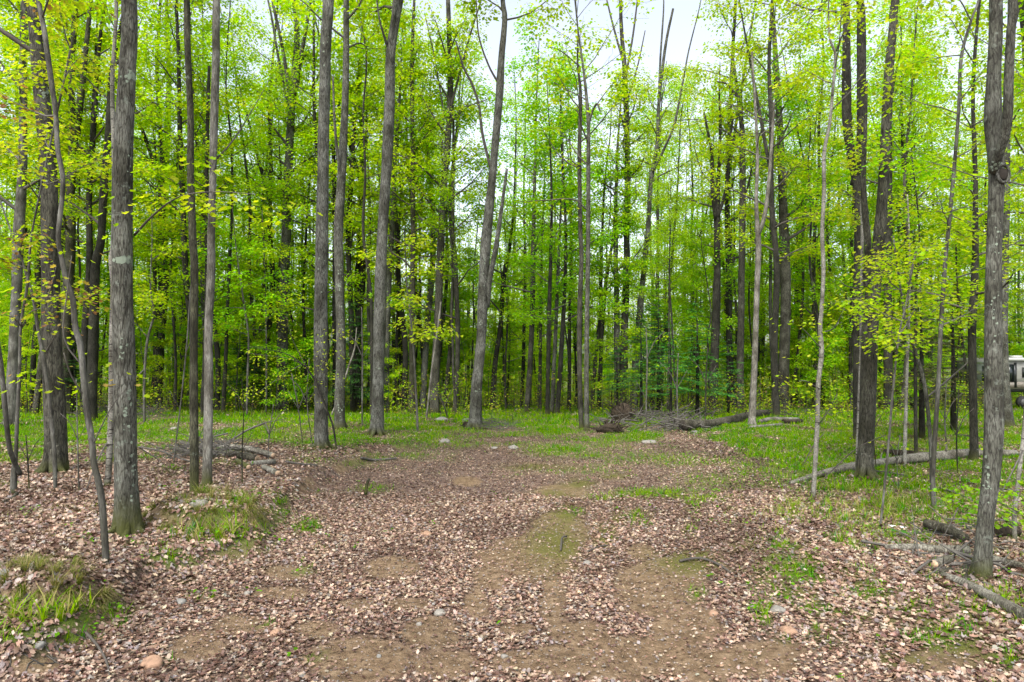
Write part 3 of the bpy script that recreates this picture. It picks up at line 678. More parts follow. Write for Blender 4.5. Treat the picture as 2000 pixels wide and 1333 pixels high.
# HAND-PLACED TREES ---------------------------------------------------------------------------------
T = tree
T('maple_tree', [(103, 925, 46), (101, 800, 41), (98, 600, 35), (99, 450, 34), (97, 300, 31), (84, 150, 30), (74, 0, 28)], 'brown', 'thick brown-barked tree at the left, a crooked pale sapling crossing in front of it', seed=2, height_=17, per=5, flare=.25)
T('maple_tree', [(250, 1042, 50), (248, 960, 45), (247, 900, 44), (247, 750, 42), (246, 600, 40), (245, 450, 39), (249, 300, 37), (257, 150, 34), (260, 0, 32)], 'mossy', 'thickest grey trunk at the left with pale lichen patch and green mossy flared foot', seed=3, height_=17, flare=1.0, per=8, lsize=.11,
  limbs=[([(262, 460, 5), (300, 420, 4), (350, 385, 3), (420, 375, 2), (500, 380, 1)], 11, -1.0)])
T('maple_tree', [(212, 1104, 14), (203, 995, 15), (195, 940, 14), (186, 904, 13), (181, 850, 13), (176, 825, 13), (169, 769, 13), (161, 682, 13), (150, 637, 12), (144, 581, 11), (131, 544, 11), (122, 499, 10), (116, 460, 10), (124, 356, 10), (113, 292, 10), (109, 225, 10), (101, 169, 11), (90, 94, 11), (73, 0, 10)], 'smooth', 'thin pale crooked stem weaving up between the two thick left trunks', seed=4, height_=11, crown=(8, 6, 1.8), flare=.1, D=None, low=(3, 4.5, 7, 1.2), pal='rust', per=7, lsize=0.085,
  limbs=[([(165, 720, 3), (125, 660, 3), (133, 560, 2), (140, 500, 1)], 3), ([(168, 780, 3), (140, 735, 3), (125, 690, 2)], 2), ([(176, 880, 3), (215, 800, 2), (245, 760, 1)], 0)])
T('birch_tree', [(208, 951, 12), (214, 919, 13), (219, 787, 13), (219, 675, 12), (221, 562, 11), (217, 506, 11), (221, 469, 11), (221, 300, 10), (217, 169, 9), (223, 56, 8), (225, 0, 8)], 'birch', 'slim white-barked birch close behind the thick mossy-footed left trunk', seed=5, height_=12, flare=.1, crown=(8, 8, 2), per=6, limbs=[([(221, 750, 3), (240, 700, 2), (270, 690, 1)], 0), ([(219, 850, 3), (190, 900, 3), (168, 960, 2)], 0)])
T('maple_tree', [(20, 832, 22), (23, 787, 22), (28, 600, 20), (33, 450, 20), (42, 300, 17), (46, 150, 14), (50, 0, 13)], 'smooth', 'grey tree behind the forked sapling at the left edge', seed=6, height_=18, crown=(7, 12, 3.2))
T('maple_tree', [(128, 812, 22), (126, 650, 20), (137, 469, 19), (139, 375, 17), (146, 262, 16), (142, 169, 12), (150, 0, 10)], 'olive', 'dark forked tree half hidden behind the thick brown left trunk', seed=7, forks=[[(146, 262, 12), (161, 169, 11), (174, 37, 8), (178, 0, 7)]], crown=(7.5, 12, 3.2))
T('maple_tree', [(176, 822, 20), (181, 657, 19), (187, 522, 18), (199, 469, 16), (206, 356, 14), (214, 262, 12), (219, 150, 9), (236, 56, 7)], 'dark', 'dark trunk leaning right between the pale crooked stem and the birch', seed=8, crown=(7, 12, 3.2))
T('maple_tree', [(378, 966, 17), (379, 919, 19), (379, 787, 19), (380, 675, 17), (382, 525, 16), (379, 469, 16), (375, 337, 15), (375, 225, 14), (369, 94, 13), (367, 0, 13)], 'olive', 'slender mossy dark trunk beside the pale spotted one, left of the log pile', seed=9, height_=15, flare=.25, crown=(9, 9, 2.8), per=6)
T('maple_tree', [(405, 952, 22), (407, 919, 20), (411, 750, 19), (411, 640, 18), (416, 525, 18), (416, 450, 17), (418, 375, 16), (420, 225, 16), (422, 112, 15), (422, 0, 15)], 'pale', 'slender pale spotted trunk standing at the log pile', seed=10, height_=15, flare=.25, crown=(9, 9, 2.8), per=6, limbs=[([(424, 310, 4), (455, 275, 3), (490, 220, 2), (530, 150, 1)], 5, 0.8)])
T('maple_tree', [(396, 815, 8), (402, 650, 8), (403, 487, 8), (403, 300, 8), (409, 130, 6)], 'dark', 'thin dark pole seen just left of the pale spotted trunk', seed=11, height_=14, crown=(7, 9, 2.2))
T('maple_tree', [(310, 795, 16), (311, 731, 15), (313, 637, 14), (317, 487, 14), (326, 281, 12), (330, 150, 10), (326, 0, 7)], 'brown', 'brown tree in the green behind, right of the thick mossy-footed trunk', seed=12, crown=(6, 14, 3.3))
T('maple_tree', [(348, 797, 9), (352, 769, 9), (364, 562, 9), (369, 450, 8), (380, 300, 6)], 'dark', 'thin dark tree leaning right behind the mossy slender trunk', seed=13, crown=(5, 12, 2.6), height_=15)
T('maple_tree', [(338, 790, 8), (340, 620, 8), (339, 450, 7), (345, 300, 5)], 'dark', 'thin upright tree just left of the thin leaning one', seed=14, crown=(5, 12, 2.6), height_=14)
T('maple_tree', [(549, 803, 25), (552, 675, 21), (556, 562, 19), (560, 450, 19), (566, 300, 17), (572, 187, 15), (579, 75, 12), (574, 0, 10)], 'lichen', 'grey lichened tree forking into a tall fan, left of centre', seed=15, crown=(9, 12, 3.0), forks=[[(568, 230, 8), (555, 112, 7), (532, 0, 5)], [(572, 187, 9), (590, 100, 8), (604, 20, 6)], [(562, 215, 7), (545, 120, 5), (528, 20, 4)]], leafy=.7)
T('maple_tree', [(629, 876, 27), (629, 750, 27), (629, 600, 26), (631, 450, 26), (632, 375, 25), (634, 225, 24), (637, 75, 23), (641, 0, 22)], 'grey', 'straight thick grey furrowed trunk, foremost of those left of centre', seed=16, crown=(12.5, 10, 3), flare=.25)
T('maple_tree', [(665, 838, 22), (665, 770, 21), (667, 675, 20), (663, 525, 19), (661, 450, 19), (667, 337, 17), (673, 187, 14), (675, 75, 13), (675, 0, 12)], 'lichen', 'grey lichen-spotted trunk just right of the straight furrowed one', seed=17, crown=(12, 10, 3), forks=[[(664, 350, 7), (655, 260, 5), (650, 150, 4)]])
T('maple_tree', [(656, 805, 12), (654, 650, 11), (653, 450, 10), (650, 250, 7)], 'dark', 'dark tree hidden between the furrowed and lichen-spotted trunks', seed=18, crown=(7, 12, 2.8))
T('maple_tree', [(690, 805, 12), (684, 600, 11), (680, 450, 11), (690, 300, 9), (697, 180, 6)], 'dark', 'dark thin tree right behind the lichen-spotted trunk', seed=19, crown=(6, 13, 3.0))
T('maple_tree', [(703, 800, 13), (702, 680, 12), (697, 560, 12), (706, 450, 10), (712, 350, 7)], 'dark', 'dark bending tree left of the shaggy brown-grey trunk', seed=20, crown=(5, 12, 2.8))
T('maple_tree', [(735, 850, 30), (736, 820, 27), (740, 675, 25), (744, 544, 24), (747, 469, 23), (755, 337, 23), (761, 225, 22), (764, 112, 20), (774, 37, 19), (781, 0, 18)], 'grey', 'thick brown-grey trunk leaning slightly right, with a leaning V fork at its top', seed=21, crown=(13, 10, 3), flare=.2, forks=[[(763, 140, 9), (766, 60, 8), (771, 0, 8)], [(760, 100, 6), (744, 50, 4), (736, 0, 3)]])
T('maple_tree', [(755, 805, 12), (755, 750, 12), (759, 562, 12), (766, 450, 11), (772, 300, 9), (779, 200, 6)], 'grey', 'grey tree seen just right of the thick leaning brown-grey trunk', seed=22, crown=(7, 12, 3))
T('maple_tree', [(806, 806, 15), (806, 700, 14), (806, 562, 12), (807, 450, 11), (806, 337, 10), (804, 131, 8), (809, 0, 6)], 'olive', 'upright tree left in the cluster left of centre', seed=23, crown=(5, 15, 3))
T('maple_tree', [(849, 808, 20), (851, 712, 17), (856, 600, 16), (862, 450, 15), (867, 356, 14), (875, 262, 13), (879, 150, 11), (875, 0, 9)], 'brown', 'tallest brown tree of the cluster left of centre, a pale dead stem against it', seed=24, crown=(8, 13, 3.2), limbs=[([(880, 210, 5), (915, 80, 4), (940, 0, 3)], 3), ([(868, 230, 3), (850, 120, 3), (830, 30, 2)], 3), ([(877, 240, 4), (900, 215, 3), (950, 195, 2)], 3)])
T('maple_tree', [(826, 800, 14), (829, 720, 13), (834, 637, 13), (845, 506, 12), (843, 400, 10), (836, 300, 8)], 'grey', 'grey tree in the middle of the cluster left of centre', seed=25, crown=(6, 12, 3))
T('dead_tree', [(832, 818, 4), (845, 712, 5), (856, 637, 4), (861, 590, 3)], 'deadwood', 'thin pale dead stem leaning against the tallest brown clustered tree', cat='dead tree', seed=26, height_=1, bare=True, per=0, flare=0)
T('maple_tree', [(888, 806, 10), (894, 675, 10), (890, 525, 10), (884, 450, 9), (886, 300, 6)], 'brown', 'thin brown tree right of the cluster, left of the leaning grey trunk', seed=27, crown=(4, 14, 3), pal='green')
T('maple_tree', [(927, 838, 30), (928, 815, 25), (931, 750, 23), (939, 675, 21), (944, 562, 20), (950, 469, 20), (961, 356, 18), (969, 262, 17), (976, 187, 16), (980, 112, 14), (986, 37, 11), (982, 0, 9)], 'grey', 'grey trunk with pale spots leaning right at the far edge of the leafy track', seed=28, crown=(13.5, 9, 3), flare=.4,
  forks=[[(952, 600, 8), (957, 544, 10), (968, 487, 9), (980, 405, 7), (990, 330, 5)]], limbs=[([(958, 330, 6), (942, 262, 6), (935, 206, 5), (922, 165, 5), (905, 131, 4), (890, 80, 3)], 4), ([(978, 170, 5), (955, 130, 4), (935, 70, 3), (930, 0, 2)], 3)])
T('maple_tree', [(961, 800, 12), (967, 712, 11), (978, 637, 10), (984, 544, 10), (995, 487, 8), (1002, 420, 5)], 'dark', 'dark bowed tree just right of the leaning pale-spotted grey trunk', seed=29, crown=(4.5, 14, 3), pal='green')
T('maple_tree', [(1029, 806, 11), (1036, 700, 11), (1040, 600, 10), (1042, 450, 9), (1045, 330, 6)], 'brown', 'brown upright tree at the very centre of the wood', seed=30, crown=(3.5, 15, 3), pal='green')
for i, (pts, lab) in enumerate([([(1054, 800, 7), (1056, 640, 7), (1058, 480, 5)], 'thin pole just right of the brown centre tree'),
                                ([(1069, 812, 9), (1072, 650, 9), (1076, 500, 7)], 'first of three slim trees left of the twin stems'),
                                ([(1078, 808, 8), (1087, 600, 8), (1092, 480, 6)], 'grey slim tree, middle of three left of the twin stems'),
                                ([(1088, 810, 10), (1099, 637, 9), (1104, 520, 7)], 'dark slim tree, last of three left of the twin stems'),
                                ([(1112, 800, 8), (1112, 640, 7), (1115, 500, 6)], 'dark pole close behind the left twin stem')]):
    T('maple_tree', pts, 'lichen' if i == 2 else 'dark', lab, seed=31 + i, crown=(3.0 + 0.3 * i, 12, 2.4), height_=14 + i * .6, pal='green', per=8)
T('maple_tree', [(1136, 838, 11), (1133, 760, 10), (1132, 637, 10), (1136, 500, 9), (1134, 450, 9), (1132, 300, 9), (1134, 187, 7), (1128, 124, 4)], 'brown', 'left one of the twin slim stems at the brush pile', seed=37, height_=14.5, crown=(8.5, 8, 3.0), leafy=.55, per=5, flare=.15, limbs=[([(1132, 130, 3), (1095, 100, 2), (1065, 90, 1)], 4), ([(1133, 330, 3), (1110, 310, 2), (1090, 320, 1)], 3)])
T('maple_tree', [(1146, 842, 12), (1146, 760, 10), (1147, 637, 10), (1149, 487, 9), (1149, 337, 9), (1149, 244, 8), (1143, 169, 6), (1134, 100, 4)], 'lichen', 'right one of the twin slim stems, pale at its foot', seed=38, height_=14.5, crown=(8.5, 8, 3.0), leafy=.55, per=5, flare=.3, limbs=[([(1149, 246, 5), (1158, 215, 4), (1166, 203, 4), (1172, 218, 3)], 0), ([(1145, 410, 3), (1120, 390, 3), (1060, 392, 2), (1010, 395, 1)], 5)])
T('maple_tree', [(1157, 800, 8), (1162, 720, 8), (1170, 637, 7), (1181, 562, 7), (1196, 469, 6), (1203, 380, 4)], 'brown', 'thin tree leaning right just beyond the twin stems', seed=39, crown=(5, 12, 2.4), height_=13, pal='green')
T('maple_tree', [(1170, 800, 10), (1174, 675, 9), (1173, 540, 8), (1176, 450, 6)], 'dark', 'dark upright tree crossing behind the thin right-leaning one', seed=40, crown=(4, 12, 2.6), pal='green')
T('maple_tree', [(1207, 800, 15), (1205, 700, 13), (1204, 600, 12), (1202, 450, 9), (1206, 300, 6)], 'lichen', 'lichened grey tree left behind the fir saplings', seed=41, crown=(6, 12, 3))
T('maple_tree', [(1215, 800, 19), (1217, 720, 17), (1220, 619, 15), (1224, 506, 14), (1224, 450, 13), (1226, 337, 12), (1224, 225, 11), (1220, 131, 10), (1214, 56, 8), (1212, 0, 7)], 'brown', 'tall brown tree with fanning upper branches behind the rotten stump', seed=42, crown=(10, 10, 3), leafy=.6, limbs=[([(1220, 131, 5), (1200, 60, 4), (1185, 0, 3)], 2), ([(1222, 150, 5), (1236, 70, 4), (1245, 0, 3)], 2), ([(1224, 200, 4), (1245, 130, 3), (1260, 60, 2)], 2)])
T('maple_tree', [(1236, 798, 15), (1241, 712, 14), (1249, 619, 13), (1258, 525, 11), (1266, 450, 10), (1272, 356, 9), (1284, 281, 8), (1287, 206, 7), (1299, 94, 6), (1314, 19, 5)], 'grey', 'grey tree leaning right with bare V-shaped twigs against the sky', seed=43, crown=(12, 8, 2.8), leafy=.35, forks=[[(1277, 335, 6), (1300, 285, 5), (1317, 244, 5), (1332, 170, 4), (1345, 100, 3), (1365, 20, 2)], [(1287, 206, 4), (1290, 110, 4), (1296, 20, 3)]])
T('maple_tree', [(1391, 802, 21), (1395, 720, 19), (1399, 637, 17), (1402, 525, 15), (1401, 430, 14), (1403, 356, 9), (1406, 250, 6)], 'dark', 'dark tree forking into a vase of bare limbs, right of the fir saplings', seed=44, crown=(10, 9, 3), leafy=.5, forks=[[(1400, 430, 8), (1392, 375, 8), (1390, 300, 6), (1375, 220, 4)], [(1402, 430, 7), (1418, 370, 6), (1424, 310, 5), (1432, 220, 3)]])
T('maple_tree', [(1447, 802, 15), (1447, 700, 14), (1448, 637, 13), (1449, 450, 13), (1448, 262, 11), (1440, 187, 8), (1432, 120, 5)], 'brown', 'straight brown tree just left of the pale barkless trunk', seed=45, crown=(10, 10, 3), limbs=[([(1440, 190, 5), (1420, 165, 4), (1400, 160, 3)], 2), ([(1446, 300, 4), (1425, 262, 4), (1400, 250, 2)], 2)])
T('dead_tree', [(1470, 834, 17), (1472, 780, 14), (1474, 712, 12), (1477, 562, 11), (1479, 480, 12), (1475, 394, 8), (1478, 300, 7), (1474, 187, 5), (1470, 100, 4)], 'deadwood', 'pale barkless grey trunk standing dead behind the fallen logs', cat='dead tree', seed=46, height_=12, crown=(9, 7, 2.2), leafy=0, per=0, flare=.35, forks=[[(1480, 470, 8), (1495, 412, 8), (1506, 300, 6), (1512, 200, 4)]])
T('maple_tree', [(1527, 802, 26), (1529, 770, 22), (1532, 637, 20), (1532, 525, 20), (1529, 412, 18), (1525, 300, 15), (1521, 206, 13), (1514, 75, 9), (1510, 0, 7)], 'brown', 'thick shaggy brown tree right of the pale barkless trunk', seed=47, crown=(6.5, 15, 3.4), pal='green', flare=.4)
T('maple_tree', [(1506, 800, 8), (1511, 750, 8), (1504, 637, 7), (1506, 450, 6), (1509, 320, 5)], 'smooth', 'thin curved stem between the barkless trunk and the shaggy brown tree', seed=48, crown=(6, 12, 2.6), pal='green')
T('maple_tree', [(1554, 792, 11), (1556, 600, 10), (1562, 469, 10), (1572, 330, 7)], 'dark', 'dark tree close behind the shaggy brown tree, on its right', seed=49, crown=(7, 12, 2.8))
T('maple_tree', [(1591, 786, 9), (1594, 637, 9), (1600, 487, 8), (1604, 350, 6)], 'dark', 'thin dark tree behind the slim crooked birch', seed=50, crown=(6, 12, 2.6))
T('birch_tree', [(1588, 977, 10), (1592, 930, 10), (1598, 825, 10), (1600, 750, 10), (1606, 690, 11), (1603, 640, 10), (1606, 600, 9), (1609, 525, 9), (1606, 460, 9), (1609, 375, 8), (1609, 300, 8), (1619, 244, 7), (1626, 169, 6), (1630, 109, 6), (1619, 75, 4), (1617, 0, 3)], 'birch', 'slim crooked white birch at the right edge of the leafy track', seed=51, height_=10.5, crown=(6.5, 8, 1.7), flare=.1, per=7, pal='gold', lsize=.09,
  limbs=[([(1630, 109, 3), (1645, 70, 3), (1660, 40, 2)], 3), ([(1604, 650, 2), (1630, 640, 2), (1650, 600, 1)], 4, -.6), ([(1601, 760, 2), (1575, 745, 2), (1560, 745, 1)], 4, -.5), ([(1603, 680, 2), (1580, 655, 2), (1565, 640, 1)], 4, -.5), ([(1598, 830, 2), (1620, 800, 2), (1635, 770, 1)], 2, -.5)])
T('maple_tree', [(1691, 938, 44), (1694, 915, 36), (1697, 850, 33), (1699, 787, 33), (1702, 675, 33), (1706, 580, 31), (1714, 500, 26), (1718, 450, 24), (1722, 375, 21), (1726, 262, 20), (1731, 150, 19), (1739, 56, 18), (1744, 0, 17)], 'brown', 'thick dark brown trunk at the right with a slim birch against its left side', seed=52, height_=16, crown=(10, 9, 3), flare=.3, forks=[[(1700, 560, 14), (1695, 480, 13), (1690, 420, 12), (1686, 350, 10), (1690, 250, 7), (1692, 160, 5)]])
T('maple_tree', [(1680, 862, 22), (1676, 780, 20), (1674, 650, 19), (1674, 487, 18), (1672, 375, 18), (1660, 310, 17), (1652, 240, 18), (1651, 150, 17), (1652, 0, 14)], 'dark', 'dark tree with two parallel upper stems left of the thick right trunk', seed=53, height_=18, crown=(12, 9, 3), forks=[[(1672, 360, 14), (1680, 300, 16), (1682, 187, 17), (1682, 75, 17), (1679, 0, 14)]])
T('birch_tree', [(1673, 932, 10), (1675, 860, 10), (1677, 787, 9), (1681, 675, 8), (1684, 525, 7), (1686, 450, 7), (1684, 380, 6), (1690, 300, 4)], 'birch', 'slim pale birch touching the left side of the thick right trunk', seed=54, height_=7, crown=(5, 5, 1.3), flare=.1, per=5, lsize=.09, pal='gold', limbs=[([(1682, 565, 2), (1655, 560, 2), (1640, 550, 1)], 5, -.5), ([(1683, 535, 2), (1705, 520, 2), (1730, 530, 1)], 6, -.7)])
T('maple_tree', [(1733, 803, 22), (1733, 740, 18), (1733, 637, 17), (1735, 487, 16), (1738, 400, 13), (1740, 280, 9)], 'dark', 'dark tree standing in the grass right behind the thick right trunk', seed=55, crown=(8, 12, 3), flare=.5)
T('maple_sapling', [(1716, 1038, 5), (1728, 950, 5), (1737, 862, 5), (1746, 750, 5), (1757, 650, 4), (1768, 600, 3)], 'smooth', 'thin leaning sapling right of the thick right trunk', cat='sapling', seed=56, height_=4.0, bare=True, low=(6, 2.4, 3.9, 0.8), flare=0, per=5, lsize=.09)
T('birch_tree', [(1767, 912, 8), (1771, 800, 7), (1774, 675, 6), (1776, 580, 4)], 'birch', 'thin white birch pole behind the long fallen log', seed=57, height_=6, bare=True, low=(7, 2.2, 5.6, 1.1), flare=0, per=4.5, lsize=.09, pal='green')
T('maple_sapling', [(1791, 898, 7), (1789, 787, 7), (1787, 600, 5)], 'dark', 'dark sapling pole just right of the thin white birch', cat='sapling', seed=58, height_=7, bare=True, low=(8, 2.5, 6.8, 1.2), flare=0, per=4.5, lsize=.09)
T('maple_tree', [(1827, 996, 11), (1823, 940, 10), (1825, 881, 10), (1832, 750, 9), (1836, 637, 9), (1840, 562, 9), (1846, 487, 8), (1851, 440, 8), (1859, 356, 8), (1870, 225, 7), (1877, 112, 7), (1898, 37, 5), (1912, 0, 5)], 'smooth', 'tall thin grey stem crossing before the long fallen log', seed=59, height_=10.5, crown=(5.5, 9, 1.7), low=(6, 2.8, 5.0, 1.3), flare=.1, per=4.5, lsize=.09)
T('maple_sapling', [(1820, 982, 9), (1817, 900, 8), (1814, 844, 8), (1804, 750, 8), (1784, 675, 7), (1769, 619, 6), (1760, 560, 4)], 'lichen', 'crooked spotted sapling bending left beside the tall thin grey stem', cat='sapling', seed=60, height_=4.5, bare=True, low=(8, 2.3, 4.4, 1.3), flare=0, per=4.5, lsize=.09, pal='gold')
T('maple_tree', [(1899, 903, 15), (1898, 787, 15), (1896, 656, 15), (1904, 525, 13), (1906, 450, 11), (1907, 337, 9), (1904, 187, 8), (1913, 37, 6)], 'dark', 'dark slender tree just left of the thick right-edge trunk', seed=61, height_=14, crown=(4.5, 14, 2.6), low=(5, 3, 6, 1.6), per=7)
T('maple_tree', [(1912, 1131, 36), (1914, 1090, 33), (1921, 1013, 31), (1934, 922, 34), (1941, 825, 36), (1943, 675, 33), (1947, 487, 31), (1954, 337, 31), (1948, 225, 34), (1950, 130, 28), (1954, 0, 26)], 'lichen', 'thick grey-brown trunk at the right edge with a knot hole high up', seed=62, height_=14, crown=(8.3, 8, 2.6), flare=.3, forks=[[(1958, 330, 16), (1965, 250, 17), (1970, 150, 16), (1974, 60, 15), (1978, 0, 14)]], per=6)
T('maple_tree', [(1970, 835, 26), (1966, 770, 18), (1964, 675, 16), (1966, 487, 15), (1968, 300, 12)], 'lichen', 'tree with a flared foot half hidden behind the right-edge trunk', seed=63, crown=(6, 12, 3), flare=.7)
T('birch_tree', [(1986, 1066, 10), (1984, 1013, 9), (1993, 922, 9), (2001, 850, 8), (2010, 700, 7)], 'birch', 'pale thin birch cut by the right edge of the frame', seed=64, height_=8, crown=(4.5, 8, 1.8), flare=.1, limbs=[([(1990, 960, 3), (1955, 955, 3), (1915, 945, 2)], 8, -.6), ([(1988, 1000, 3), (1960, 985, 2), (1925, 970, 1)], 6, -.8), ([(1998, 880, 3), (1960, 955, 2), (1950, 975, 1)], 3, -.6)], pal='green', per=7, lsize=.09)
T('maple_sapling', [(23, 967, 13), (25, 930, 13), (30, 880, 8), (33, 825, 8), (39, 731, 7), (43, 637, 6), (56, 562, 6), (62, 487, 5), (70, 430, 4)], 'smooth', 'smooth grey sapling forked low in a narrow V at the left edge', cat='sapling', seed=65, height_=7, crown=(4.5, 6, 1.2), flare=0, forks=[[(25, 930, 9), (20, 880, 9), (11, 806, 9), (2, 712, 8), (-15, 600, 6)]], pal='gold', per=6, lsize=.09, limbs=[([(43, 640, 3), (25, 620, 2), (0, 615, 1)], 5, -.5), ([(43, 640, 3), (60, 610, 2), (90, 600, 1)], 3, -.5)])
T('maple_sapling', [(109, 963, 8), (107, 881, 9), (99, 787, 8), (86, 694, 8), (75, 637, 7), (66, 581, 6), (56, 551, 5), (37, 487, 4), (22, 455, 3)], 'smooth', 'smooth bowed sapling in front of the thick brown left trunk', cat='sapling', seed=66, height_=6, bare=True, low=(3, 2.7, 4, 1), flare=0, per=7, pal='rust', lsize=.09, limbs=[([(86, 694, 3), (110, 650, 2), (125, 610, 1)], 4, -.4), ([(66, 581, 2), (100, 580, 2), (130, 575, 1)], 6, -.5), ([(75, 637, 2), (100, 560, 2), (110, 520, 1)], 3, -.4)])
T('maple_sapling', [(283, 828, 5), (283, 731, 5), (289, 660, 5), (300, 615, 4), (293, 560, 3), (296, 480, 2)], 'smooth', 'thin grey sapling in the grass right of the mossy-footed trunk', cat='sapling', seed=67, height_=8, crown=(3.5, 6, 1.4), flare=0, per=5, limbs=[([(289, 660, 3), (272, 640, 2), (262, 630, 1)], 1), ([(284, 720, 3), (265, 738, 2)], 0)])
T('maple_sapling', [(659, 884, 4), (652, 840, 4), (642, 810, 4), (616, 746, 4), (590, 712, 3), (555, 690, 2), (500, 680, 1)], 'dark', 'dark leaning sapling with yellow-green leaves before the furrowed trunk', cat='sapling', seed=68, height_=1, bare=True, flare=0, per=9, pal='gold', lsize=.075, limbs=[([(642, 810, 2), (620, 760, 2), (612, 700, 1)], 4), ([(616, 746, 2), (640, 690, 1), (650, 640, 1)], 6), ([(590, 712, 2), (550, 735, 1), (500, 770, 1)], 7), ([(590, 712, 2), (560, 700, 1), (480, 690, 1)], 8), ([(600, 720, 2), (570, 660, 1), (560, 620, 1)], 5)])
T('maple_sapling', [(645, 812, 4), (660, 780, 4), (680, 720, 4), (693, 680, 3), (697, 640, 2)], 'deadwood', 'pale bare stem leaning right between furrowed and leaning trunks', cat='sapling', seed=69, height_=1, bare=True, flare=0, per=4, limbs=[([(693, 680, 2), (702, 655, 1), (710, 640, 1)], 2)])
T('maple_sapling', [(816, 845, 5), (813, 780, 5), (808, 690, 4), (802, 620, 4), (795, 560, 3)], 'smooth', 'thin grey sapling with yellow leaf layers before the central cluster', cat='sapling', seed=70, height_=6.5, bare=True, low=(6, 2.6, 6.2, 1.6), flare=0, per=5, pal='gold', lsize=.09)
T('maple_sapling', [(1610, 800, 5), (1604, 640, 4), (1600, 520, 3)], 'dark', 'leafy golden sapling rising behind the crooked birch', cat='sapling', seed=71, height_=9, bare=True, low=(12, 3, 8.6, 2.0), flare=0, per=9, pal='gold')
T('maple_sapling', [(482, 812, 5), (484, 740, 5), (486, 660, 4), (478, 600, 4)], 'smooth', 'pale thin sapling in front of the dark fir at the left', cat='sapling', seed=72, height_=9, bare=True, low=(10, 2.6, 8, 2), flare=0, per=8, pal='green')
T('maple_sapling', [(520, 808, 4), (521, 740, 4), (520, 640, 3)], 'smooth', 'thin straight sapling right of the dark left fir', cat='sapling', seed=73, height_=9, bare=True, low=(10, 3.5, 8, 2), flare=0, per=8)

# ------------------------------------------------------------------ trees standing behind, copied from a few prototypes
from mathutils.bvhtree import BVHTree
def surface(root):
    t = [c for c in root.children if c.name.startswith('trunk')][0].data
    return BVHTree.FromPolygons([v.co + root.location for v in t.vertices], [tuple(p.vertices) for p in t.polygons])
def hit(bv, px, py):
    r = Vector(ray(px, py)).normalized(); h, n_, _, _ = bv.ray_cast(Vector((0, 0, CAM_H)), r, 60); return (h, n_) if h else (None, None)
M['lichenm'] = rock_mat('lichen_crust', (0.17, 0.205, 0.155))
def lichen(root, patches, seed):
    bv = surface(root); rng = np.random.default_rng(seed); mb = MB(); D_ = root.location.y
    for (px, py, rx, ry, n) in patches:
        for j in range(n):
            h, nn = hit(bv, px + rng.normal(0, .5) * rx, py + rng.normal(0, .5) * ry)
            if h is None: continue
            if nn.y > 0: nn = -nn
            u = nn.cross(Vector((0, 0, 1))).normalized(); v = nn.cross(u); r = rng.uniform(.35, 1) * rx * D_ / FPX * .28; m = 9; a0 = rng.random() * 6.28
            P = [h + nn * .004] + [h + nn * .0015 + (u * math.cos(a0 + t * 6.283 / m) + v * math.sin(a0 + t * 6.283 / m)) * r * rng.uniform(.6, 1.2) for t in range(m)]
            mb.add([p - root.location for p in P], None, [(0, 1 + t, 1 + (t + 1) % m) for t in range(m)])
    if mb.n: mb.build('lichen', M['lichenm'], root)
BY = {o.get('label', ''): o for o in COL.objects}
def by(txt): return [o for k_, o in BY.items() if txt in k_][0]
lichen(by('thickest grey trunk at the left'), [(258, 150, 16, 10, 26), (246, 508, 22, 7, 34), (240, 690, 10, 26, 10), (262, 900, 14, 70, 22), (250, 780, 14, 60, 12), (252, 330, 10, 60, 8)], 1)
lichen(by('thick brown-barked tree at the left'), [(91, 185, 14, 10, 22), (96, 330, 10, 40, 6)], 2)
lichen(by('leaning right at the far edge'), [(949, 512, 6, 8, 8), (941, 632, 6, 8, 8), (934, 765, 6, 5, 6), (946, 560, 6, 30, 6)], 3)
lichen(by('grey lichen-spotted trunk just right'), [(664, 560, 8, 12, 10), (665, 520, 7, 24, 10), (665, 800, 8, 16, 10), (668, 620, 7, 30, 8)], 4)
lichen(by('thick grey-brown trunk at the right edge'), [(1946, 322, 16, 8, 20), (1925, 940, 12, 40, 14), (1940, 600, 12, 120, 14), (1950, 460, 10, 40, 8)], 5)
lichen(by('straight thick grey furrowed trunk'), [(636, 110, 8, 60, 8), (632, 500, 8, 60, 6)], 6)
lichen(by('thick brown-grey trunk leaning slightly'), [(742, 720, 6, 4, 7), (728, 815, 5, 5, 4)], 7)
lichen(by('two parallel upper stems'), [(1652, 90, 6, 20, 8), (1650, 170, 6, 14, 5)], 8)
def banked():
    PP, SS = [], []; rng = np.random.default_rng(12)
    for o in BY.values():
        if o.type != 'EMPTY' or o.location.y > 19 or o.name.startswith('cam'): continue
        t = [c for c in o.children if c.name.startswith('trunk')]
        if not t: continue
        v0 = np.array([v.co[:] for v in t[0].data.vertices if abs(v.co.z) < .12 and v.co.xy.length < .5]); r0 = np.percentile(np.hypot(v0[:, 0], v0[:, 1]), 70) if len(v0) else .06
        n = int(60 + 700 * r0); a = rng.random(n) * 6.283; d = r0 * .9 + np.abs(rng.normal(0, .10 + r0 * .5, n)); x = o.location.x + np.cos(a) * d; y = o.location.y + np.sin(a) * d
        PP.append(np.stack([x, y, height(x, y) + .005 + .07 * np.exp(-(d - r0 * .9) / .10) * rng.random(n)], -1))
    P = np.vstack(PP); n = len(P); c = LIT[rng.integers(0, 10, n)] * (.42 + .35 * rng.random((n, 1)))
    V, F, C = leaves_mesh(MAPLE, P, .04 + .05 * rng.random(n), rng.random(n) * 6.28, np.abs(rng.normal(0, .5, n)), rng.random(n) * 6.28, c, curl=rng.normal(.6, 1.8, n))
    tag(mesh_obj('fallen_leaves', V, [F], M['litter'], col=C), 'dry leaves banked up round the feet of the near trunks', None, None, 'stuff')
banked()
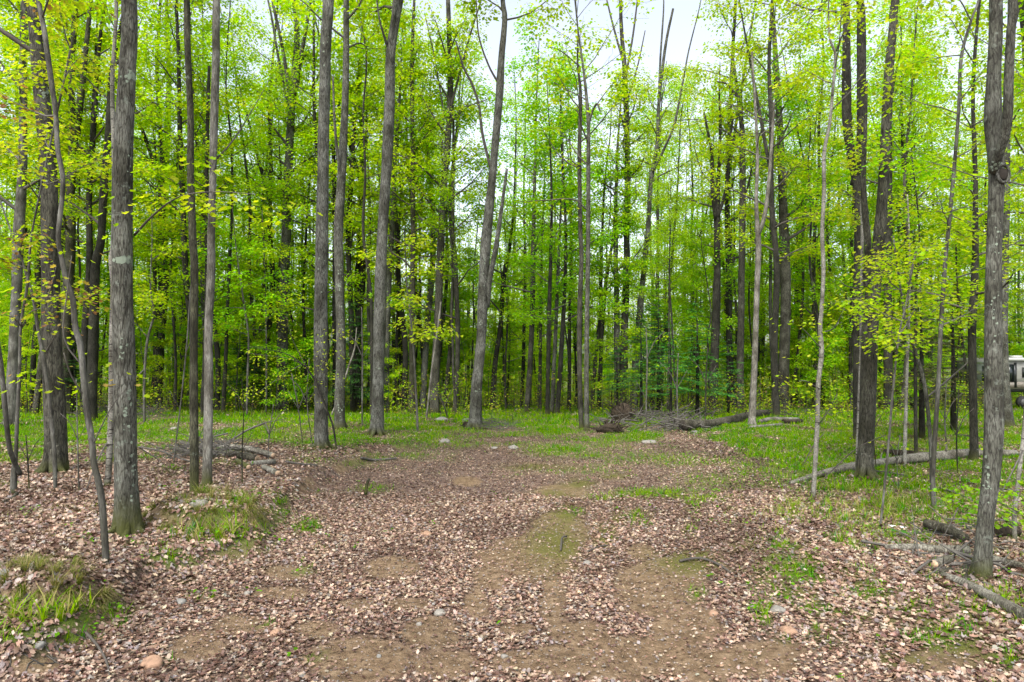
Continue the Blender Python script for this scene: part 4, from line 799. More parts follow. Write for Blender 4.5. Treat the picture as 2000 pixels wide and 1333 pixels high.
def knot():
    root = by('thick grey-brown trunk at the right edge'); h, n_ = hit(surface(root), 1958, 340)
    if h is None: return
    if n_.y > 0: n_ = -n_
    u = n_.cross(Vector((0, 0, 1))).normalized(); v = n_.cross(u); c = h - root.location; mb = MB()
    P = [c + n_ * .01 + u * math.cos(a) * .075 + v * math.sin(a) * .10 for a in np.linspace(0, 6.283, 17)]; mb.tube(P, [.016] * 17, 8, rough=.1)
    k_ = mb.build('knot', M['grey'], root); mb = MB(); mb.tube([c + n_ * .004, c + n_ * .012], [.07, .06], 14, rough=.1); mb.build('hollow', M['hollow'], k_)  # solid dark disc in the ring, painted as the shade of the hole
knot()
STEMS = [([(57, 958, 3), (55, 900, 3), (50, 850, 2)], 'short bare twig stem right of the left forked sapling'), ([(155, 962, 3), (152, 860, 3), (148, 740, 2)], 'thin bare stem between the thick brown trunk and crooked stem'),
         ([(338, 905, 3), (352, 800, 3), (363, 690, 3), (372, 560, 2)], 'thin pale bare stem left of the mossy slender trunk'), ([(474, 945, 3), (473, 880, 3), (476, 800, 2), (472, 740, 2)], 'thin dark stem standing before the left log pile'),
         ([(592, 868, 2), (583, 800, 2), (570, 730, 2)], 'thin bare stem left of the furrowed trunk'), ([(612, 872, 2), (600, 790, 2), (604, 700, 2)], 'second bare stem just left of the furrowed trunk'), ([(876, 818, 4), (868, 795, 3), (859, 770, 2)], 'short pale leaning stick beside the long low grey boulder'),
         ([(707, 835, 3), (708, 700, 3), (706, 600, 2)], 'thin straight grey stem left of the thick brown-grey trunk'), ([(524, 905, 2), (526, 850, 2), (534, 790, 2)], 'thin bare stem above the short pale barkless log'),
         ([(1712, 920, 2), (1706, 840, 2), (1712, 760, 2)], 'thin twig stem at the right side of the thick dark trunk'), ([(1850, 880, 3), (1846, 820, 3), (1848, 740, 2)], 'thin dead stem right of the tall thin grey stem'), ([(1758, 960, 2), (1752, 900, 2), (1757, 850, 2)], 'thin bare twig stem before the long fallen trunk'),
         ([(1872, 925, 3), (1868, 850, 3), (1872, 760, 2)], 'thin brown stem left of the dark slender right tree'), ([(1325, 832, 3), (1322, 760, 3), (1325, 690, 2)], 'thin stem rising from the brush at the hollow log'), ([(1262, 836, 3), (1262, 780, 3), (1264, 700, 3), (1262, 640, 2)], 'thin brown stem in the middle of the brush pile'),
         ([(1377, 828, 3), (1379, 750, 3), (1382, 680, 2)], 'thin stem just behind the hollow log middle')]
for i, (p_, l_) in enumerate(STEMS):
    T('maple_sapling', p_, 'smooth' if i % 3 else 'dark', l_, cat='sapling', seed=140 + i, height_=0.5, bare=True, flare=0, per=3, lsize=.08, limbs=[([(*p_[-2][:2], 2), (p_[-2][0] + (-1) ** i * 14, p_[-2][1] - 32, 1.5), (p_[-2][0] + (-1) ** i * 34, p_[-2][1] - 52, 1)], 1, -.2), ([(*p_[1][:2], 1.5), (p_[1][0] - (-1) ** i * 20, p_[1][1] - 36, 1)], 0, -.2)])

def proto_tree(name, seed, height_, r0, h0, n, L, per, lsize, spread, pal, bark, fork=False, twigs=6, el=(0.3, 0.9)):
    rng = np.random.default_rng(seed)
    root = empty(name); k = 9; P = []; x = y = 0.0; dx, dy = rng.normal(0, 0.03, 2)
    for i in range(k):
        f = i / (k - 1); P.append([x, y, height_ * f - 0.3 * (i == 0), r0 * (1 - 0.86 * f ** 1.2)]); x += dx * height_ / k + rng.normal(0, 0.12); y += dy * height_ / k + rng.normal(0, 0.12)
    P = np.array(P); S = smooth_line(P, 0.4)
    mb = MB(); mb.tube(S[:, :3], S[:, 3], 9, rough=0.12, seed=seed, flare=0.3)
    if fork:
        q, r = line_at(S, height_ * 0.42); a = rng.random() * 6.28
        W = np.array([[q[0] + math.cos(a) * t * 0.16 * height_ * (0.4 + .6 * t), q[1] + math.sin(a) * t * 0.16 * height_, q[2] + t * height_ * 0.5, r * 0.8 * (1 - 0.8 * t)] for t in np.linspace(0, 1, 6)])
        F_ = smooth_line(W, 0.4); mb.tube(F_[:, :3], F_[:, 3], 7, rough=0.1)
    mb.build('trunk', M[bark], root)
    anchors = []; mw = MB(); crown_wood(mw, S, rng, h0, height_ * 0.97, n, L, anchors, 1.0, el, twigs=twigs)
    if mw.n: mw.build('branches', M['twig'], root)
    V, F, C = leaf_arrays(anchors, per, spread, lsize, PAL[pal], rng, KITE, flat_=0.20)
    mesh_obj('crown', V, [F], M['leaf'], root, col=C)
    return root
protos = {
    'tall': [proto_tree('maple_tree', 201, 25, 0.15, 5.0, 29, 3.3, 17, 0.125, 0.60, 'far', 'dark'),
             proto_tree('maple_tree', 202, 23, 0.12, 4.0, 29, 3.0, 17, 0.125, 0.60, 'far', 'brown', True),
             proto_tree('maple_tree', 203, 27, 0.17, 7.0, 28, 3.4, 17, 0.125, 0.60, 'yellow', 'dark', True),
             proto_tree('maple_tree', 204, 24, 0.11, 3.0, 31, 2.9, 17, 0.125, 0.60, 'green', 'grey')],
    'pole': [proto_tree('maple_tree', 231, 21, 0.10, 10.0, 14, 2.6, 14, 0.12, 0.55, 'far', 'dark'), proto_tree('maple_tree', 232, 19, 0.075, 9.0, 14, 2.4, 14, 0.12, 0.55, 'yellow', 'dark'), proto_tree('maple_tree', 233, 22, 0.12, 11.0, 14, 2.8, 13, 0.12, 0.55, 'far', 'brown')],
    'mid': [proto_tree('maple_tree', 211, 11, 0.06, 2.0, 17, 2.4, 15, 0.115, 0.5, 'far', 'dark', el=(0.1, 0.7)),
            proto_tree('maple_tree', 212, 9, 0.05, 1.6, 16, 2.2, 15, 0.115, 0.45, 'green', 'brown', el=(0.1, 0.6)),
            proto_tree('maple_tree', 213, 12.5, 0.07, 2.6, 18, 2.4, 15, 0.115, 0.45, 'yellow', 'dark', el=(0.1, 0.7))],
    'low': [proto_tree('maple_sapling', 221, 4.6, 0.025, 0.7, 12, 1.3, 15, 0.10, 0.32, 'far', 'dark', twigs=4, el=(0.1, 0.6)),
            proto_tree('maple_sapling', 222, 3.2, 0.02, 0.5, 10, 1.1, 15, 0.10, 0.30, 'green', 'dark', twigs=4, el=(0.1, 0.6)),
            proto_tree('maple_sapling', 223, 6.0, 0.03, 1.0, 13, 1.4, 15, 0.10, 0.34, 'yellow', 'brown', twigs=4, el=(0.1, 0.6))],
}
PRNG = random.Random(42)
SPOTS = []
def spot(y0, y1, mind, xlim=0.80):
    for _ in range(200):
        y = math.sqrt(PRNG.uniform(y0 ** 2, y1 ** 2)); x = PRNG.uniform(-1, 1) * (y * xlim + 2)
        if all((x - a) ** 2 + (y - b) ** 2 > mind ** 2 for a, b in SPOTS): SPOTS.append((x, y)); return x, y
    return None
BGT = []
LAB = {'pole': ('maple tree', '', 'slim pole-like trees at the far tree line', 'tree'), 'tall': ('maple tree', 'tall slender tree standing deep in the wood behind the front trunks', 'tall trees deep in the wood', 'tree'),
       'mid': ('maple tree', 'small leafy understorey tree among the far trunks', 'understorey trees deep in the wood', 'tree'),
       'low': ('sapling', 'low leafy sapling at the far tree line', 'leafy saplings at the far tree line', 'sapling')}
used = set()
def scatter_trees(kind, n, y0, y1, mind, smin, smax, avoid=None):
    for i in range(n):
        s = spot(y0, y1, mind)
        if s is None: continue
        px, _ = to_px(s[0], s[1], 0)
        if avoid and avoid(px, s[1]): continue
        if 1930 < px < 2020 and s[1] < 41: continue        # the trailer stands open to view
        pr = protos[kind][PRNG.randrange(len(protos[kind]))]
        r = pr if pr.name not in used else copy_tree(pr)
        if pr.name not in used: used.add(pr.name)
        r.location = (s[0], s[1], H(*s)); r.rotation_euler = (PRNG.uniform(-.035, .035), PRNG.uniform(-.035, .035), PRNG.uniform(0, 6.28))
        sc = PRNG.uniform(smin, smax) * (.55 if kind == 'pole' and 880 < px < 1400 else 1); r.scale = (sc, sc, sc)
        tag(r, LAB[kind][1], LAB[kind][3], LAB[kind][2]); BGT.append((r, kind, s))
# the gaps of open sky the photograph shows stay free of tall crowns
def gap(px, y): return (890 < px < 1250 and y < 64 and PRNG.random() < .85) or (490 < px < 620 and y < 40) or (1290 < px < 1400 and y < 36)
scatter_trees('tall', 34, 28, 40, 1.9, 0.85, 1.15, gap)
scatter_trees('tall', 78, 40, 64, 1.6, 0.8, 1.1, gap)
scatter_trees('pole', 85, 27.5, 48, 1.1, 0.85, 1.15, lambda px, y: y < 30 and (px < 300 or px > 1500))
scatter_trees('mid', 85, 34, 62, 1.3, 0.8, 1.15)
scatter_trees('low', 45, 30, 37, 0.9, 0.7, 1.1, lambda px, y: px > 930)
scatter_trees('low', 110, 33, 60, 0.9, 0.8, 1.3)

# each of them is told by its row, its size and the two front trunks it is seen between
MARKS = [(-900, None), (20, 'grey left-edge tree'), (102, 'thick brown left trunk'), (176, 'dark right-leaning left trunk'), (250, 'mossy-footed trunk'), (310, 'brown tree behind it'), (378, 'mossy slender trunk'), (412, 'pale spotted trunk'), (482, 'dark left fir'), (550, 'fan-forked tree'), (629, 'furrowed trunk'), (665, 'lichen-spotted trunk'), (738, 'thick brown-grey trunk'),
         (806, 'upright cluster tree'), (855, 'tallest cluster tree'), (930, 'leaning pale-spotted trunk'), (1040, 'brown centre tree'), (1088, 'three slim trees'), (1148, 'twin slim stems'), (1218, 'tree behind the stump'), (1310, 'bright small fir'), (1395, 'vase-shaped tree'), (1448, 'straight brown tree'), (1472, 'pale barkless trunk'),
         (1530, 'shaggy brown tree'), (1600, 'crooked birch'), (1698, 'thick dark right trunk'), (1770, 'thin white birch pole'), (1832, 'tall thin grey stem'), (1899, 'dark slender right tree'), (1940, 'thick right-edge trunk'), (3000, None)]
ORD = ['first', 'second', 'third', 'fourth', 'fifth', 'sixth', 'seventh', 'eighth', 'ninth', 'tenth', 'eleventh', 'twelfth', 'thirteenth', 'fourteenth', 'fifteenth', 'sixteenth', 'seventeenth', 'eighteenth', 'nineteenth', 'twentieth']
KW = {'pole': 'slim bare-stemmed tree', 'tall': 'tall tree', 'mid': 'small leafy tree', 'low': 'low sapling'}
cells = {}
for r, kind, s in BGT:
    px = float(to_px(s[0], s[1], 0)[0]); i = max(k for k, m_ in enumerate(MARKS) if m_[0] <= px)
    cells.setdefault((kind, i), []).append((px, r, s))
for (kind, i), L_ in cells.items():
    a, b = MARKS[i][1], MARKS[i + 1][1]
    wh = 'between the %s and the %s' % (a, b) if a and b else 'left of the %s' % b if b else 'right of the %s' % a
    L_.sort(key=lambda q: q[0])
    for j, (px, r, s) in enumerate(L_):
        lab = ('far %s %s' % (KW[kind], wh)) if len(L_) == 1 else '%s far %s %s' % (ORD[j], KW[kind], wh)
        r['label'] = lab.replace(' the ', ' ') if len(lab.split()) > 16 else lab

# ------------------------------------------------------------------ the wood beyond, one indistinct mass
def far_wood():
    rng = np.random.default_rng(5); mb = MB(); A = []
    for i in range(420):
        y = math.sqrt(rng.uniform(62 ** 2, 105 ** 2)); x = rng.uniform(-1, 1) * (y * 0.82 + 3); z = H(x, y); h = rng.uniform(17, 27); lean = rng.normal(0, 0.4, 2)
        r = rng.uniform(0.06, 0.19)
        mb.tube([[x, y, z - .3], [x + lean[0], y + lean[1], z + h * .5], [x + lean[0] * 1.6, y + lean[1] * 2, z + h]], [r, r * .7, r * .15], 5, cap=False)
        m = 90; f = rng.random(m) ** 1.0; a = rng.random(m) * 6.28; rr = (0.4 + 2.6 * np.sqrt(rng.random(m)))
        A.append(np.stack([x + rr * np.cos(a), y + rr * np.sin(a), z + 0.6 + f * h], -1))
    A = np.vstack(A)
    o1 = mb.build('woods', M['dark']); V, F, C = leaf_arrays(A, 6, 0.75, 0.30, PAL['far'], rng, KITE)
    tag(o1, 'mass of slim trunks in the far wood', None, None, 'stuff')
    o2 = mesh_obj('distant_foliage', V, [F], M['leaf'], None, col=C); tag(o2, 'mass of bright spring leaves in the far wood', None, None, 'stuff')
far_wood()

def undergrowth():
    rng = np.random.default_rng(8); n = 8500
    y = np.sqrt(rng.uniform(27.5 ** 2, 75 ** 2, n)); x = rng.uniform(-1, 1, n) * (y * .82 + 3); ok = fbm(x * .25, y * .25, 3) > .38 - .003 * y
    ok &= ~((x / y * FPX > 940) & (x / y * FPX < 1010) & (y < 40)); x, y = x[ok], y[ok]; n = len(x); z = height(x, y); h = 0.25 + 1.7 * rng.random(n) ** 1.6
    A = np.stack([x, y, z + h], -1); k = y < 48; mb = MB()
    for p, q, r, hh in zip(x[k], y[k], z[k], h[k]): mb.tube([[p, q, r - .05], [p + rng.normal(0, .08), q, r + hh * 1.25]], [.008, .004], 3, cap=False)
    o = mb.build('thicket', M['twig']); tag(o, 'thin bare stems of undergrowth at the far tree line', None, None, 'stuff')
    V, F, C = leaf_arrays(A, 13, .45, .10, [(0.30, .44, .006), (.22, .40, .006), (.34, .44, .008), (.30, .26, .04)], rng, KITE, flat_=.35)
    V2, F2, C2 = leaf_arrays(A[::2] - [0, 0, .15], 8, .5, .09, [(.26, .17, .07), (.20, .13, .05), (.24, .27, .02)], rng, KITE, flat_=.35)
    o = mesh_obj('undergrowth', np.vstack([V, V2]), [np.vstack([F, F2 + len(V)])], M['leaf'], None, col=np.vstack([C, C2])); tag(o, 'low green and brown undergrowth at the far tree line', None, None, 'stuff')
undergrowth()

# ------------------------------------------------------------------ fir trees
def fir(px, py, D, hgt, wid, h0, label, seed, col=((0.025, 0.075, 0.018), (0.045, 0.12, 0.02), (0.06, 0.16, 0.025)), dens=1.0, lean=0):
    rng = np.random.default_rng(seed)
    q = at(px, py, D); x, y = q[0], D; z = H(x, y); root = empty('fir_tree', (x, y, z)); tag(root, label, 'fir tree', 'young firs of the wood')
    mb = MB(); mb.tube([[0, 0, -.1], [0.02, 0, hgt * .5], [lean, 0, hgt]], [0.018 * hgt + .012, 0.011 * hgt + .006, 0.005], 7)
    mb.build('trunk', M['dark'], root); bw = MB(); P, AZ, TL = [], [], []
    n = int(hgt * 15 * dens)
    for i in range(n):
        f = rng.random() ** 0.9; h = h0 + (hgt - h0) * f; L = wid * (1 - f) ** 0.75 * (0.6 + 0.55 * rng.random()) + 0.08; a = rng.random() * 6.283
        dz = 0.12 * L * (1 - 2.0 * (1 - f)); e = np.array([math.cos(a) * L, math.sin(a) * L, dz - 0.06 * L]); s0 = np.array([lean * h / hgt, 0, h]); mid = s0 + e * 0.5 + (0, 0, 0.05 * L)
        bw.tube([s0, mid, s0 + e], [0.006 + .004 * L, 0.005, 0.002], 4, cap=False)
        m = int(L * 95 * dens) + 10; t = rng.random(m); pts = s0 + (mid - s0) * np.minimum(t * 2, 1)[:, None] + (s0 + e - mid) * np.maximum(t * 2 - 1, 0)[:, None]
        side = rng.choice([-1, 1], m); lat = rng.random(m) * 0.34 * L * (1.15 - t)
        pts = pts + np.stack([-math.sin(a) * side * lat + math.cos(a) * lat * .6, math.cos(a) * side * lat + math.sin(a) * lat * .6, -0.12 * lat - 0.01 * rng.random(m)], -1)
        P.append(pts); AZ.append(a - math.pi / 2 + side * rng.uniform(-.9, -.2, m) * -1 * 1.0); TL.append(rng.normal(0.1, 0.25, m))
    bw.build('branches', M['twig'], root)
    P = np.vstack(P); m = len(P); c = np.array(col)[rng.integers(0, len(col), m)] * (0.7 + 0.6 * rng.random((m, 1)))
    V, F, C = leaves_mesh(NEEDLE, P, 0.10 * (0.6 + .7 * rng.random(m)) * (1 + .02 * D), np.concatenate(AZ), -np.concatenate(TL), rng.random(m) * 6.28, c)
    mesh_obj('needles', V, [F], M['needle'], root, col=C); return root
fir(482, 800, 33, 3.6, 1.7, 0.9, 'dark dense fir in the shade behind the thin pale left sapling', 301, dens=1.6)
fir(690, 800, 32, 5.2, 1.6, 0.8, 'dark fir between the lichen-spotted and the leaning brown-grey trunk', 302, dens=1.2)
LG = ((0.05, 0.17, 0.02), (0.08, 0.25, 0.03), (0.10, 0.30, 0.03), (0.04, 0.14, 0.03))
fir(1252, 815, 27, 3.9, 1.15, 0.9, 'bright green young fir above the rotten stump, left of its row', 303, LG, 1.0)
fir(1310, 822, 26, 3.2, 1.1, 0.8, 'small bright young fir behind the hollow log end', 304, LG, 1.0)
fir(1362, 812, 27.5, 4.6, 1.25, 1.0, 'taller young fir just left of the dark vase-shaped tree', 305, LG, 1.0)
fir(1286, 806, 30, 5.0, 1.3, 1.2, 'slim young fir farthest back in the row above the brush', 306, LG, 0.9)
fir(1205, 806, 29, 3.0, 1.0, 0.8, 'low young fir at the left end of the brush pile', 307, LG, 0.9)
fir(1422, 806, 30, 3.4, 1.0, 0.9, 'small young fir between the vase-shaped and straight brown trees', 308, LG, 0.8)
BR = ((0.07, 0.10, 0.02), (0.10, 0.085, 0.03), (0.05, 0.10, 0.02), (0.12, 0.10, 0.04))
fir(1800, 812, 20, 4.6, 1.35, 1.0, 'sparse brownish fir behind the crooked spotted sapling', 309, BR, 1.0)
fir(1862, 815, 23, 5.0, 1.4, 1.1, 'sparse brownish fir left of the dark slender right tree', 310, BR, 1.0)
fir(140, 815, 30, 3.5, 1.4, 0.8, 'dim fir behind the dark forked tree at the left', 311, dens=1.0)

# ------------------------------------------------------------------ logs, rocks, fallen wood
def ends(mb, P, R, i, inward):  # cut face
    pass
def log(name, label, pts, bark='logbark', cat='log', cut=(False, False), hollow=False, group=None, seed=0, lift=0.4, rough=0.18, knots=0):
    """pts: (px, py, width_px) of points where the log lies on the ground"""
    rows = []
    for (px, py, wd) in pts:
        x, y, z = G(px, py); r = wd * y / FPX / 2; rows.append([x, y + r * 0.3, z + r * (0.6 + lift), r])
    rows = np.array(rows); S = smooth_line(rows, 0.12 if rows[0, 1] < 16 else 0.25); o0 = S[0, :3].copy()
    root = empty(name, o0); tag(root, label, cat, group)
    mb = MB(); mb.tube(S[:, :3], S[:, 3], 16, rough=rough, seed=seed + 11)
    rng = np.random.default_rng(seed + 900)
    for j in range(knots):
        i = rng.integers(1, len(S) - 1); a = rng.uniform(0.3, 2.8); L = S[i, 3] * rng.uniform(1.5, 4)
        d = np.array([rng.normal(0, .5), -math.cos(a) * .7, math.sin(a)]); d /= np.linalg.norm(d); mb.tube([S[i, :3], S[i, :3] + d * L], [S[i, 3] * .25, S[i, 3] * .1], 5)
    mb.build('bark', M[bark], root, origin=o0)
    for e, i, j in ((0, 0, 1), (1, -1, -2)):
        if cut[e] or (hollow and e == 0):
            d = S[i, :3] - S[j, :3]; d /= np.linalg.norm(d); c = MB()
            if hollow and e == 0:
                c.tube([S[i, :3] - d * 0.02, S[i, :3] + d * 0.006], [S[i, 3] * .8] * 2, 16, rough=0.1); c.build('hollow', M['hollow'], root, origin=o0)  # no real opening: black disc on the end stands for the shade inside
            else:
                c.tube([S[i, :3] - d * 0.02, S[i, :3] + d * 0.006], [S[i, 3] * .9] * 2, 16, rough=0.1); c.build('cut_end', M['cutwood'], root, origin=o0)
    return root
LP = 'cut logs of the small pile left of the track'
log('log', 'pale log with orange stripped end, topmost on the left log pile', [(440, 880, 9), (490, 887, 10), (533, 899, 10)], 'logbark', cut=(0, 1), group=LP, seed=1, lift=1.2)
log('log', 'dark thick log lying under the orange-ended one in the pile', [(444, 893, 12), (470, 898, 14), (500, 903, 13)], 'logdark', cut=(0, 1), group=LP, seed=2)
log('log', 'short pale barkless log at the front of the left log pile', [(490, 910, 9), (515, 909, 10), (536, 907, 10)], 'deadwood', cut=(0, 1), group=LP, seed=3)
log('log', 'pale log slanting down out of the left pile', [(462, 905, 9), (485, 918, 10)], 'birch', cut=(0, 1), group=LP, seed=4)
log('log', 'short grey log lying alone right of the left pile', [(515, 918, 11), (542, 931, 12)], 'logbark', cut=(1, 1), group=LP, seed=5)
log('log', 'thin grey log at the back of the left pile', [(380, 872, 7), (430, 877, 8), (486, 881, 7)], 'deadwood', group=LP, seed=6)
log('log', 'thin weathered log running in behind the pale spotted trunk', [(350, 884, 7), (400, 886, 8), (452, 893, 8)], 'logbark', group=LP, seed=7)
log('log', 'long hollow fallen trunk, dark open end facing the track', [(1334, 843, 23), (1375, 838, 17), (1420, 830, 16), (1470, 818, 15), (1500, 812, 12)], 'logdark', hollow=True, seed=8, rough=.25, knots=3)
log('log', 'weathered split log right of the pale barkless trunk', [(1484, 828, 8), (1510, 824, 9), (1560, 822, 6)], 'deadwood', seed=9)
log('log', 'flat pale log lying in grass in front of the barkless trunk', [(1466, 838, 6), (1490, 837, 7), (1528, 833, 6)], 'deadwood', seed=10)
log('log', 'dark broken wood at the right end of the flat pale log', [(1530, 828, 9), (1552, 829, 10), (1566, 826, 7)], 'rotten', seed=20)
log('log', 'long pale fallen trunk crossing the right woodland floor', [(1545, 948, 8), (1600, 934, 12), (1660, 922, 16), (1720, 912, 15), (1790, 905, 19), (1850, 901, 20), (1900, 896, 18), (1985, 892, 12)], 'logbark', seed=11, knots=5)
log('log', 'split reddish rotten log behind the long fallen trunk', [(1727, 890, 12), (1770, 893, 14), (1820, 897, 14)], 'rotten', seed=12, rough=.35)
log('log', 'dark thin log in the grass left of the right-edge trunk', [(1864, 852, 5), (1890, 856, 6), (1925, 862, 7)], 'logdark', seed=13)
log('log', 'weathered log lying flat, its right end at the right-edge trunk foot', [(1730, 1076, 11), (1780, 1078, 15), (1830, 1083, 17), (1893, 1086, 19)], 'logbark', seed=14, knots=2)
log('log', 'dark mossy log stub tilted up, nearest the two white flowers', [(1812, 1041, 18), (1850, 1052, 19), (1888, 1066, 15)], 'logdark', cut=(1, 0), seed=15, lift=1.3)
log('log', 'grey log at the lower right corner running out of frame', [(1838, 1128, 12), (1880, 1146, 16), (1925, 1170, 19), (1970, 1196, 22), (2040, 1236, 25)], 'logbark', seed=16)
log('log', 'short stubby log with dark cut end below the flat log', [(1826, 1112, 17), (1858, 1102, 17)], 'logbark', cut=(1, 0), seed=17)
log('log', 'thin dark log tucked under the short stubby log', [(1824, 1129, 10), (1858, 1118, 10)], 'logdark', cut=(1, 0), seed=18)
log('log', 'short upright-leaning branch log before the right-edge trunk foot', [(1886, 1140, 11), (1888, 1112, 12)], 'logdark', seed=19)
log('log', 'grey log behind the right-edge trunk foot', [(1935, 1100, 16), (1975, 1110, 16), (2030, 1122, 14)], 'logbark', seed=21)
log('log', 'dark rotten log beside the thin pale birch at the right edge', [(1945, 1052, 22), (1985, 1050, 26)], 'rotten', seed=22, rough=.4)
log('log', 'curved mossy pale branch at the foot of the left forked sapling', [(5, 985, 6), (22, 978, 7), (38, 962, 6)], 'logdark', seed=23)
log('log', 'thin fallen trunk lying in brush far left', [(150, 815, 5), (250, 800, 6), (330, 806, 5)], 'logbark', seed=24)

def stick(name, label, pts, mat='palet', cat='stick', lift=0.0, k=6, D=None, group=None, forks=()):
    """pts: (px, py, width_px, height above ground in m); fallen branch"""
    def line(pp):
        rows = []
        for (px, py, wd, h) in pp:
            if D is None: x, y, z = G(px, py); rows.append([x, y, z + h + wd * y / FPX / 2, max(0.004, wd * y / FPX / 2)])
            else: q = at(px, py, D + h); rows.append([q[0], q[1], q[2], max(0.004, wd * D / FPX / 2)])
        return smooth_line(np.array(rows), 0.08)
    S = line(pts); o0 = S[0, :3].copy(); mb = MB(); mb.tube(S[:, :3], S[:, 3], k, rough=.2)
    for f in forks: s = line(f); mb.tube(s[:, :3], s[:, 3], 5)
    o = mb.build(name, M[mat], origin=o0); o.location = o0; tag(o, label, cat, group); return o
gx = G(425, 875)[1]
stick('fallen_branch', 'pale fallen branch rising over the left log pile to a broken fork', [(424, 876, 4, 0), (450, 862, 4, .2), (480, 842, 4, .4), (518, 826, 4, .6)], 'palet', 'branch', D=gx, forks=[[(518, 826, 3, .6), (526, 848, 3, .5), (524, 864, 2, .4)], [(518, 826, 2, .6), (560, 818, 1, .9)]])
gy = G(345, 905)[1]
stick('fallen_branch', 'thin pale branch drooping left of the mossy slender trunk', [(270, 873, 3, 0), (310, 880, 3, 0), (345, 893, 3, 0), (372, 902, 3, 0)], 'palet', 'branch', D=gy, forks=[[(270, 873, 2, 0), (300, 892, 2, .2), (330, 910, 2, .3)], [(320, 882, 1.5, 0), (372, 868, 1.5, .6)]])
stick('fallen_branch', 'pale curved stick lying on leaves right of the furrowed trunk', [(705, 898, 5, .01), (730, 902, 5, .01), (775, 900, 4, .03)], 'palet', 'branch')
stick('fallen_branch', 'short pale stick on the leaves at the lower left', [(98, 1113, 6, .01), (107, 1130, 6, .02), (117, 1149, 5, .01)], 'palet', 'stick')
stick('fallen_branch', 'curved brown stick lying at the right side of the track', [(1328, 1100, 5, .01), (1365, 1096, 5, .02), (1400, 1107, 5, .02), (1440, 1132, 4, .01)], 'twig', 'stick')
stick('fallen_branch', 'crooked twig on the bare mossy patch of the track', [(1145, 1082, 4, .01), (1170, 1074, 3, .03), (1190, 1068, 3, .01)], 'twig', 'stick', forks=[[(1095, 1078, 4, .01), (1098, 1060, 4, .05), (1107, 1052, 3, .02)]])
stick('fallen_branch', 'dark thin stick lying right of the alone grey log', [(558, 905, 5, .01), (585, 910, 4, .02), (620, 912, 4, .01)], 'twig', 'stick')
stick('fallen_branch', 'long brown root-like stick at the lower left corner', [(165, 1240, 5, .02), (190, 1268, 5, .02), (208, 1300, 4, .02), (215, 1330, 3, .01)], 'twig', 'stick')
stick('fallen_branch', 'thin stick in the grass before the right-edge trunk', [(1835, 960, 4, .05), (1870, 972, 4, .05), (1905, 985, 3, .02)], 'twig', 'stick')
stick('fallen_branch', 'thin stick lying in grass right of the thick dark right trunk', [(1700, 925, 4, .04), (1740, 931, 3, .06), (1775, 936, 3, .04)], 'twig', 'stick')
stick('fallen_branch', 'small dark stump sticks standing in leaves at the bank', [(714, 966, 7, 0), (717, 945, 6, .04), (722, 935, 5, .08)], 'dark', 'stick', D=G(716, 968)[1])
for i, (a, b, D_, lab) in enumerate([((1875, 845, 1840, 800), (1960, 745, 0, 0), 15, 0)]): pass
dd = G(1745, 935)[1]
stick('fallen_branch', 'bare arching twig left of the crooked white birch', [(1560, 935, 3, 0), (1573, 900, 2, 0), (1590, 870, 2, 0), (1610, 845, 1.5, .2)], 'twig', 'branch', D=15)
stick('fallen_branch', 'long thin twig arching up toward the slim pale birch', [(1600, 945, 3, 0), (1640, 905, 2, 0), (1680, 872, 2, -.2), (1730, 850, 1.5, -.3)], 'twig', 'branch', D=13.6)
stick('fallen_branch', 'pale dead branch leaning up behind the tall thin grey stem', [(1812, 775, 4, 0), (1845, 748, 4, -.2), (1875, 722, 3, -.4), (1905, 695, 2, -.6)], 'palet', 'branch', D=17)

def brush_pile(name, label, box, n, seed, hgt=0.7, mats=('palet',), big=0.03):
    """heap of countless dead twigs between pixel x0..x1 at ground row py"""
    rng = np.random.default_rng(seed); x0, x1, py0, py1 = box; o0 = np.array(G((x0 + x1) / 2, (py0 + py1) / 2)); mb = MB()
    for i in range(n):
        px, py = rng.uniform(x0, x1), rng.uniform(py0, py1); x, y, z = G(px, py); a = rng.random() * 6.28; L = rng.uniform(0.4, 1.7); f = 1 - abs((px - (x0 + x1) / 2) / (x1 - x0) * 2)
        h = rng.random() * hgt * (0.25 + 0.75 * f); e = rng.normal(0.1, 0.35); r = rng.uniform(0.006, big) * rng.random()
        d = np.array([math.cos(a) * math.cos(e), math.sin(a) * math.cos(e), math.sin(e)]) * L / 2; c = np.array([x, y, z + h])
        w_ = rng.normal(0, 0.06, 3); A = c - d; B = c + d
        A[2] = max(A[2], H(A[0], A[1])); mb.tube([A, c + w_, B], [r + .004, r * .8 + .003, .003], 4, cap=False)
    o = mb.build(name, M[mats[0]], origin=o0); o.location = o0; tag(o, label, 'brush', None, 'stuff'); return o
brush_pile('brush_pile', 'grey twigs heaped around the slim stems and hollow log', (1165, 1330, 818, 842), 120, 1, .45)
brush_pile('brush_pile', 'dark brown twigs heaped behind the grey ones', (1210, 1400, 802, 825), 160, 2, .55, ('twig',))
brush_pile('brush_pile', 'loose dead branches over the hollow log end', (1290, 1400, 824, 846), 90, 8, .35, ('palet',), .035)
brush_pile('brush_pile', 'brown twigs strewn along the far left tree line', (140, 330, 798, 822), 160, 3, .8, ('twig',))
brush_pile('brush_pile', 'fine grey twigs beneath the left log pile', (330, 480, 872, 896), 160, 4, .15, ('palet',), .02)
brush_pile('brush_pile', 'grey twigs on the ground right of the leaning pale-spotted trunk', (930, 1010, 826, 842), 70, 5, .15, ('palet',), .02)
brush_pile('brush_pile', 'thin dead sticks round the lower right logs', (1760, 1990, 1030, 1130), 60, 6, .06, ('palet',), .025)
brush_pile('brush_pile', 'dead twigs between the far trunks at the right', (1480, 1640, 800, 815), 70, 7, .3, ('twig',), .03)

